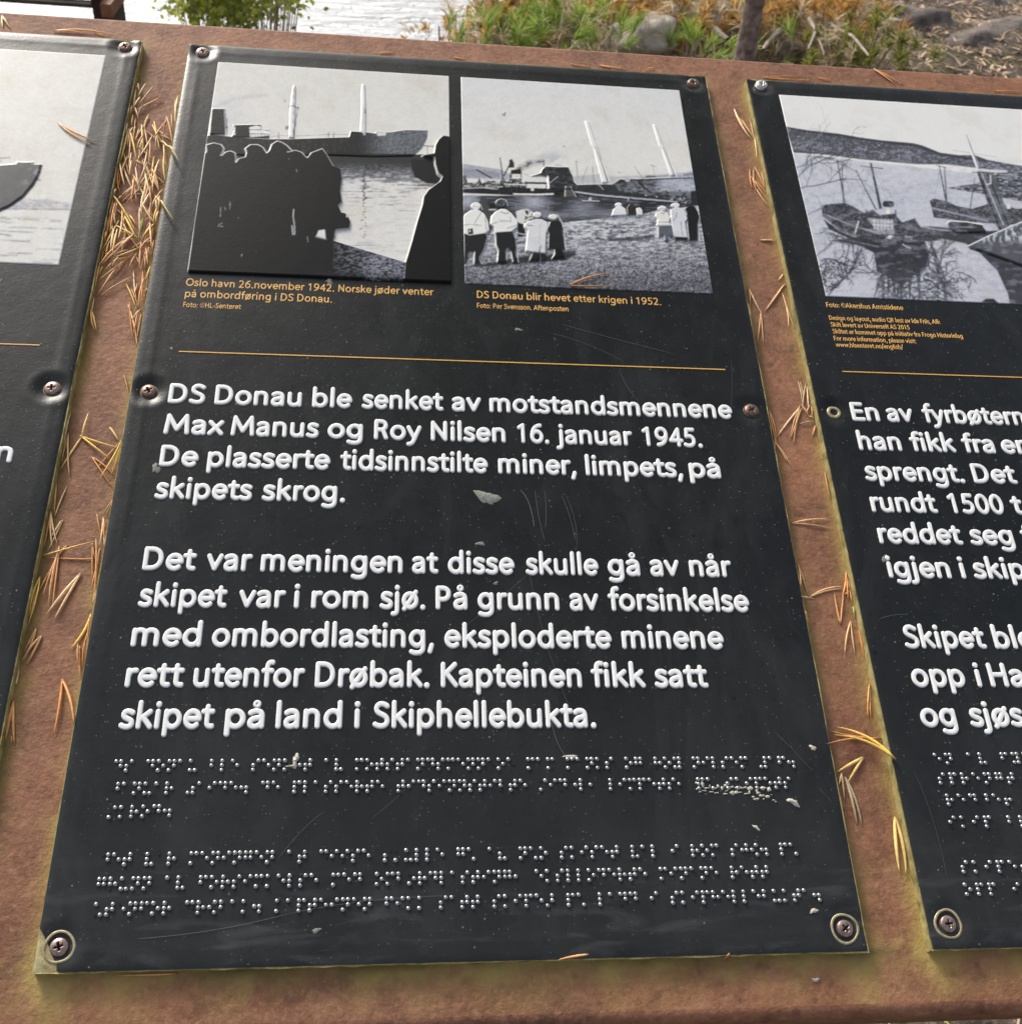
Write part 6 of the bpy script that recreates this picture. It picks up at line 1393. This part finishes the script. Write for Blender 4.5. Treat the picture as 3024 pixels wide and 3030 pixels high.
branchlet('pale stick leaning on the rock right of the trunk', [(2305, 95, 4.4), (2270, 130, 4.3), (2255, 150, 4.2)], .014)
branchlet('pale crooked root crossing in front of the left rocks', [(2080, 60, 4.6), (2110, 90, 4.4), (2150, 120, 4.3)], .024, forks=[[(2060, 85, 4.5), (2090, 78, 4.5), (2115, 95, 4.4)]])

# young pines and dry growth
def shoot_plant(cat, label, name, shoots, mat, Y_, seed, n=110, L=.075, w_=.0028, group=None, stem=True, tilt=.5, t0=0, t1=1):
    nr = np.random.RandomState(seed); base = at_depth(*shoots[0][:2], Y_); z0 = float(ground_h(base.x, base.y))-.02
    root = empty(name, Matrix.Translation((base.x, base.y, z0))); tag(root, label, cat, group)
    B = Blades(); D_ = Blades(); V, F = [], []
    for sh in shoots:
        x, y = sh[:2]; dY = sh[2] if len(sh) > 2 else 0
        c = at_depth(x, y, Y_+dY)-Vector((base.x, base.y, z0)); d = np.array([nr.uniform(-.4, .4), nr.uniform(-.3, .1), 1.0])
        for rep_ in range(4):
            cc = c+Vector((nr.uniform(-.13, .13), nr.uniform(-.14, .14), nr.uniform(-.09, .05))); dd = d+nr.normal(size=3)*.45
            B.needles(cc, dd, int(n*.24), L*nr.uniform(.8, 1.35), w_*1.2, max(tilt, .8)*nr.uniform(.5, 1.2), nr, t0, t1, along=L*.6)
            cc = cc+Vector((nr.uniform(-.12, .12), nr.uniform(-.12, .12), nr.uniform(-.12, .02)))
            D_.needles(cc, dd+nr.normal(size=3)*.4, int(n*.13), L*1.2, w_*.8, 1.3, nr, 0, 1, along=L)
        V, F = tube([(0, 0, 0), (c.x*.4, c.y*.4, c.z*.5), tuple(c)], .006, .003, 5, V, F)
    link('stem', me_from('stem', V, F), MAT['twig'], root)['kind'] = 'stuff'
    f = link('foliage', B.mesh('foliage'), MAT[mat], root); f['kind'] = 'stuff'
    f = link('dry_foliage', D_.mesh('dry_foliage'), MAT['straw'], root); f['kind'] = 'stuff'; return root
shoot_plant('young pine', 'bright green pine seedling tufts, leftmost in the growth behind the table', 'pine_seedling', [(1440, 95), (1470, 80), (1425, 90), (1490, 60), (1520, 90), (1460, 108)], 'pine_green', 3.55, 1, n=140)
shoot_plant('young pine', 'green pine seedling with tall tufts right of the leftmost seedling', 'pine_seedling', [(1560, 100), (1530, 60), (1585, 75), (1610, 110), (1540, 115)], 'pine_green', 3.6, 2, n=140)
shoot_plant('young pine', 'green pine seedling in the middle of the growth, left of the pale rock', 'pine_seedling', [(1660, 90), (1640, 55), (1690, 105), (1650, 115), (1700, 70)], 'pine_green', 3.6, 3, n=150)
shoot_plant('young pine', 'low green pine seedling touching the pale rounded rock', 'pine_seedling', [(1760, 110), (1790, 95), (1735, 105), (1775, 75), (1815, 60)], 'pine_green', 3.5, 4, n=150)
shoot_plant('young pine', 'bright green pine tuft just left of the trunk foot', 'pine_seedling', [(2050, 125), (2035, 110), (2068, 115)], 'pine_green', 3.5, 5, n=160, L=.085)
shoot_plant('young pine', 'green pine sprig at the right side of the trunk', 'pine_seedling', [(2250, 95), (2240, 75), (2265, 80)], 'pine_green', 3.7, 6, n=110)
for i, (sh, lb) in enumerate(((([(1500, 45), (1525, 20), (1480, 25)]), 'olive tufts above the leftmost seedlings'), (([(1600, 40), (1640, 15), (1580, 15), (1560, 35)]), 'orange-green dry growth above the middle seedlings'), (([(1720, 25), (1760, 10), (1700, 45), (1790, 35), (1745, 50)]), 'rusty orange growth above the right seedlings'),
                              (([(1860, 30), (1900, 45), (1840, 55), (1930, 20), (1880, 10)]), 'golden dry growth above the pale rounded rock'), (([(1980, 40), (2010, 60), (1960, 20), (2040, 30), (1990, 85)]), 'orange dry growth between rounded rock and trunk'), (([(2110, 30), (2140, 50), (2090, 15), (2150, 20)]), 'olive growth against the left of the trunk'),
                              (([(2290, 40), (2330, 60), (2270, 20), (2350, 30), (2300, 75)]), 'orange-green growth against the right of the trunk'), (([(2440, 30), (2480, 20), (2510, 50), (2540, 30), (2460, 60)]), 'rusty growth above the forked twig'))):
    sh = [(a, b-8, rng.uniform(.0, .2)) for a, b in sh]+[(a+rng.uniform(-45, 45), b+rng.uniform(-40, 30), rng.uniform(.0, .4)) for a, b in sh]
    shoot_plant('shrub', 'clump of '+lb, 'dry_shrub', sh, 'autumn', 3.7, 20+i, n=160, L=.06, w_=.0042, tilt=1.3)
    sh2 = [(a+rng.uniform(-30, 30), b+rng.uniform(-5, 30), .2) for a, b, _ in sh]
    shoot_plant('grass', 'green and yellow grass blades among the '+lb, 'grass_tuft', sh2, 'moss', 3.75, 40+i, n=110, L=.07, w_=.003, tilt=.8)
shoot_plant('moss', 'yellow-green mossy tuft right of the forked twig', 'moss_tuft', [(2580, 120), (2600, 140), (2620, 155), (2650, 160), (2560, 95), (2595, 100), (2640, 130)], 'moss', 3.45, 60, n=200, L=.05, w_=.003, tilt=1.1)
shoot_plant('moss', 'low mossy tuft between the upright twig and the forked twig', 'moss_tuft', [(2450, 140), (2480, 120), (2500, 150), (2470, 155), (2430, 135), (2520, 150)], 'moss', 3.45, 61, n=200, L=.045, w_=.003, tilt=1.1)
shoot_plant('shrub', 'slender sapling with a few yellowing leaves over the water', 'thin_sapling', [(1385, 20), (1350, 45), (1330, 90), (1300, 80), (1370, 60), (1400, 100)], 'autumn', 3.7, 70, n=10, L=.03, w_=.012, tilt=1.5)
shoot_plant('shrub', 'low russet sprig at the left end of the growth', 'thin_sapling', [(1370, 95), (1395, 92), (1355, 100)], 'autumn', 3.6, 71, n=90, L=.04, w_=.004, tilt=1.3)

# leafy shrub over the water at the upper left
nr = np.random.RandomState(8); b0 = at_depth(700, 40, 4.2); gz = float(ground_h(b0.x, b0.y))-.02
root = empty('leafy_shrub', Matrix.Translation((b0.x, b0.y, gz))); tag(root, 'green leafy shrub standing out against the bright water at the upper left', 'shrub')
B = Blades(); V, F = [], []
for k in range(150):
    x = 500+400*nr.rand(); y = -130+200*nr.rand()
    if (abs(x-690)/215)**2+((y+70)/135)**2 > 1.05: continue
    c = at_depth(x, y, 4.2+nr.uniform(-.3, .3))-Vector((b0.x, b0.y, gz)); dens = 40 if x < 740 else 16
    B.leaves(tuple(c), dens, (.045, .09, .04), .029, nr, 0, 1); V, F = tube([(0, 0, 0), (c.x*.3, c.y*.3, c.z*.6), tuple(c)], .005, .0015, 4, V, F)
link('stem', me_from('stem', V, F), MAT['twig'], root)['kind'] = 'stuff'
link('foliage', B.mesh('foliage'), MAT['leaf'], root)['kind'] = 'stuff'

# ------------------------------------------------------------------ needle litter on the ground
B = Blades(); r9 = np.random.RandomState(31)
def litter(n, x0, x1, y0, y1, L, w_, t0, t1, B_):
    x = r9.uniform(x0, x1, n); y = r9.uniform(y0, y1, n); z = ground_h(x, y)+.006
    a = r9.uniform(0, 6.28, n); v = np.stack([np.cos(a), np.sin(a), r9.uniform(-.1, .45, n)], -1); v /= np.linalg.norm(v, axis=1)[:, None]
    s = np.stack([-np.sin(a), np.cos(a), np.zeros(n)], -1); l = (L*r9.uniform(.5, 1.2, n))[:, None]; b = np.stack([x, y, z], -1)
    B_.P.append(np.stack([b-s*w_*.5, b+s*w_*.5, b+v*l*.5+s*w_*.55+[0, 0, .002], b+v*l, b+v*l*.5-s*w_*.55+[0, 0, .002]], 1)); B_.T.append(r9.uniform(t0, t1, n))
litter(26000, .2, 5.0, 2.0, 8.0, .055, .0050, 0, .8, B); litter(5200, .9, 5.0, 2.0, 7.0, .06, .011, .75, 1, B)
litter(5000, -1.5, 2.5, -1.2, .6, .055, .003, 0, 1, B)
link('needle_litter', B.mesh('needle_litter'), MAT['litter'])['kind'] = 'stuff'
tag(bpy.data.objects['needle_litter'], 'brown pine needle litter covering the ground behind and under the table', 'needle litter')
B = Blades(); litter(5000, .2, 3.2, 3.0, 7.5, .045, .004, 0, 1, B); litter(1200, .2, 2.0, -1.0, .3, .04, .004, 0, 1, B)
link('ground_moss', B.mesh('ground_moss'), MAT['moss'])['kind'] = 'stuff'
tag(bpy.data.objects['ground_moss'], 'sparse green moss and grass blades on the ground', 'moss')

# ------------------------------------------------------------------ second steel stand at the upper left
def boxv(c, s): return [(c[0]+dx*s[0]/2, c[1]+dy*s[1]/2, c[2]+dz*s[2]/2) for dz in (-1, 1) for dx, dy in ((-1, -1), (1, -1), (1, 1), (-1, 1))]
BF = [(0, 3, 2, 1), (4, 5, 6, 7), (0, 1, 5, 4), (1, 2, 6, 5), (2, 3, 7, 6), (3, 0, 4, 7)]
MAT['dark_steel'] = noisy('dark_brown_steel', (0.028, 0.014, 0.011), (0.06, 0.03, 0.022), 30, 0.8)
MAT['slat'] = noisy('grey_slat', (0.24, 0.22, 0.18), (0.5, 0.48, 0.43), 20, 0.7)
MAT['slat_dark'] = noisy('dim_slat', (0.07, 0.065, 0.05), (0.12, 0.11, 0.085), 20, 0.8)
Yb = 3.0; e1 = at_depth(334, 5, Yb); lft = at_depth(-1700, 5, Yb).x
bench = empty('steel_bench', Matrix.Translation((e1.x, Yb, 0))); tag(bench, 'rust-brown steel bench with pale slats seen beyond the upper left table edge', 'bench')
def lz(py_): return at_depth(200, py_, Yb).z
def lx(px_): return at_depth(px_, 10, Yb).x-e1.x
L0 = lft-e1.x; gzb = float(ground_h(e1.x-.05, Yb))
def bx(name, x0, x1, z0, z1, y0, y1, mat):
    return link(name, me_from(name, boxv(((x0+x1)/2, (y0+y1)/2, (z0+z1)/2), (x1-x0, y1-y0, z1-z0)), BF, False), MAT[mat], bench)
bx('end_plate', lx(303), 0, lz(40), lz(2), -.02, .30, 'rust'); bx('post', lx(274), lx(302.6), gzb-.1, lz(-18), 0, .28, 'dark_steel')
bx('front_slat', L0, lx(272), lz(10.5), lz(4.2), -.004, .016, 'slat'); bx('lower_slat', L0, lx(272), lz(28), lz(11.2), .02, .03, 'slat_dark'); bx('upper_slat', L0, lx(272), lz(3.6), lz(-8), .02, .03, 'slat_dark')
bx('seat_slab', L0, lx(302), lz(-19), lz(-30), -.03, .31, 'rust'); bx('post', L0, L0+.05, gzb-.4, lz(-18), 0, .28, 'dark_steel')

# added pine, out of view: its boughs reflect dark in the panels
big = pine_tree(2214, 150, .14, 9.0, 'added out-of-view pine right of the table whose boughs reflect in the panels', 9, (-.10, .02), crown=False, roots=False)
big.location = (2.7, 2.6, -.02)
nr = np.random.RandomState(77); B = Blades()
for k in range(24):
    z = 4.2+4.4*k/24; p0 = np.array([-.10*z, .02*z, z]); a = 3.14+nr.uniform(-.75, .75); L = nr.uniform(1.8, 4.0)
    tip = p0+np.array([math.cos(a)*L, math.sin(a)*L-.5, nr.uniform(.0, .5)]); V, F = tube([tuple(p0), tuple((p0+tip)/2+[0, 0, .08]), tuple(tip)], .045, .012, 6); link('branch', me_from('branch', V, F), MAT['bark'], big)  # bough of the added out-of-view pine
    for q in range(16):
        c = p0+(tip-p0)*nr.uniform(.3, 1.05)+nr.normal(size=3)*.20; B.needles(c, (math.cos(a), math.sin(a), .4), 50, .15, .007, .9, nr, 0, .5)
link('crown', B.mesh('crown'), MAT['pine_green'], big)['kind'] = 'stuff'  # needles of the added out-of-view pine
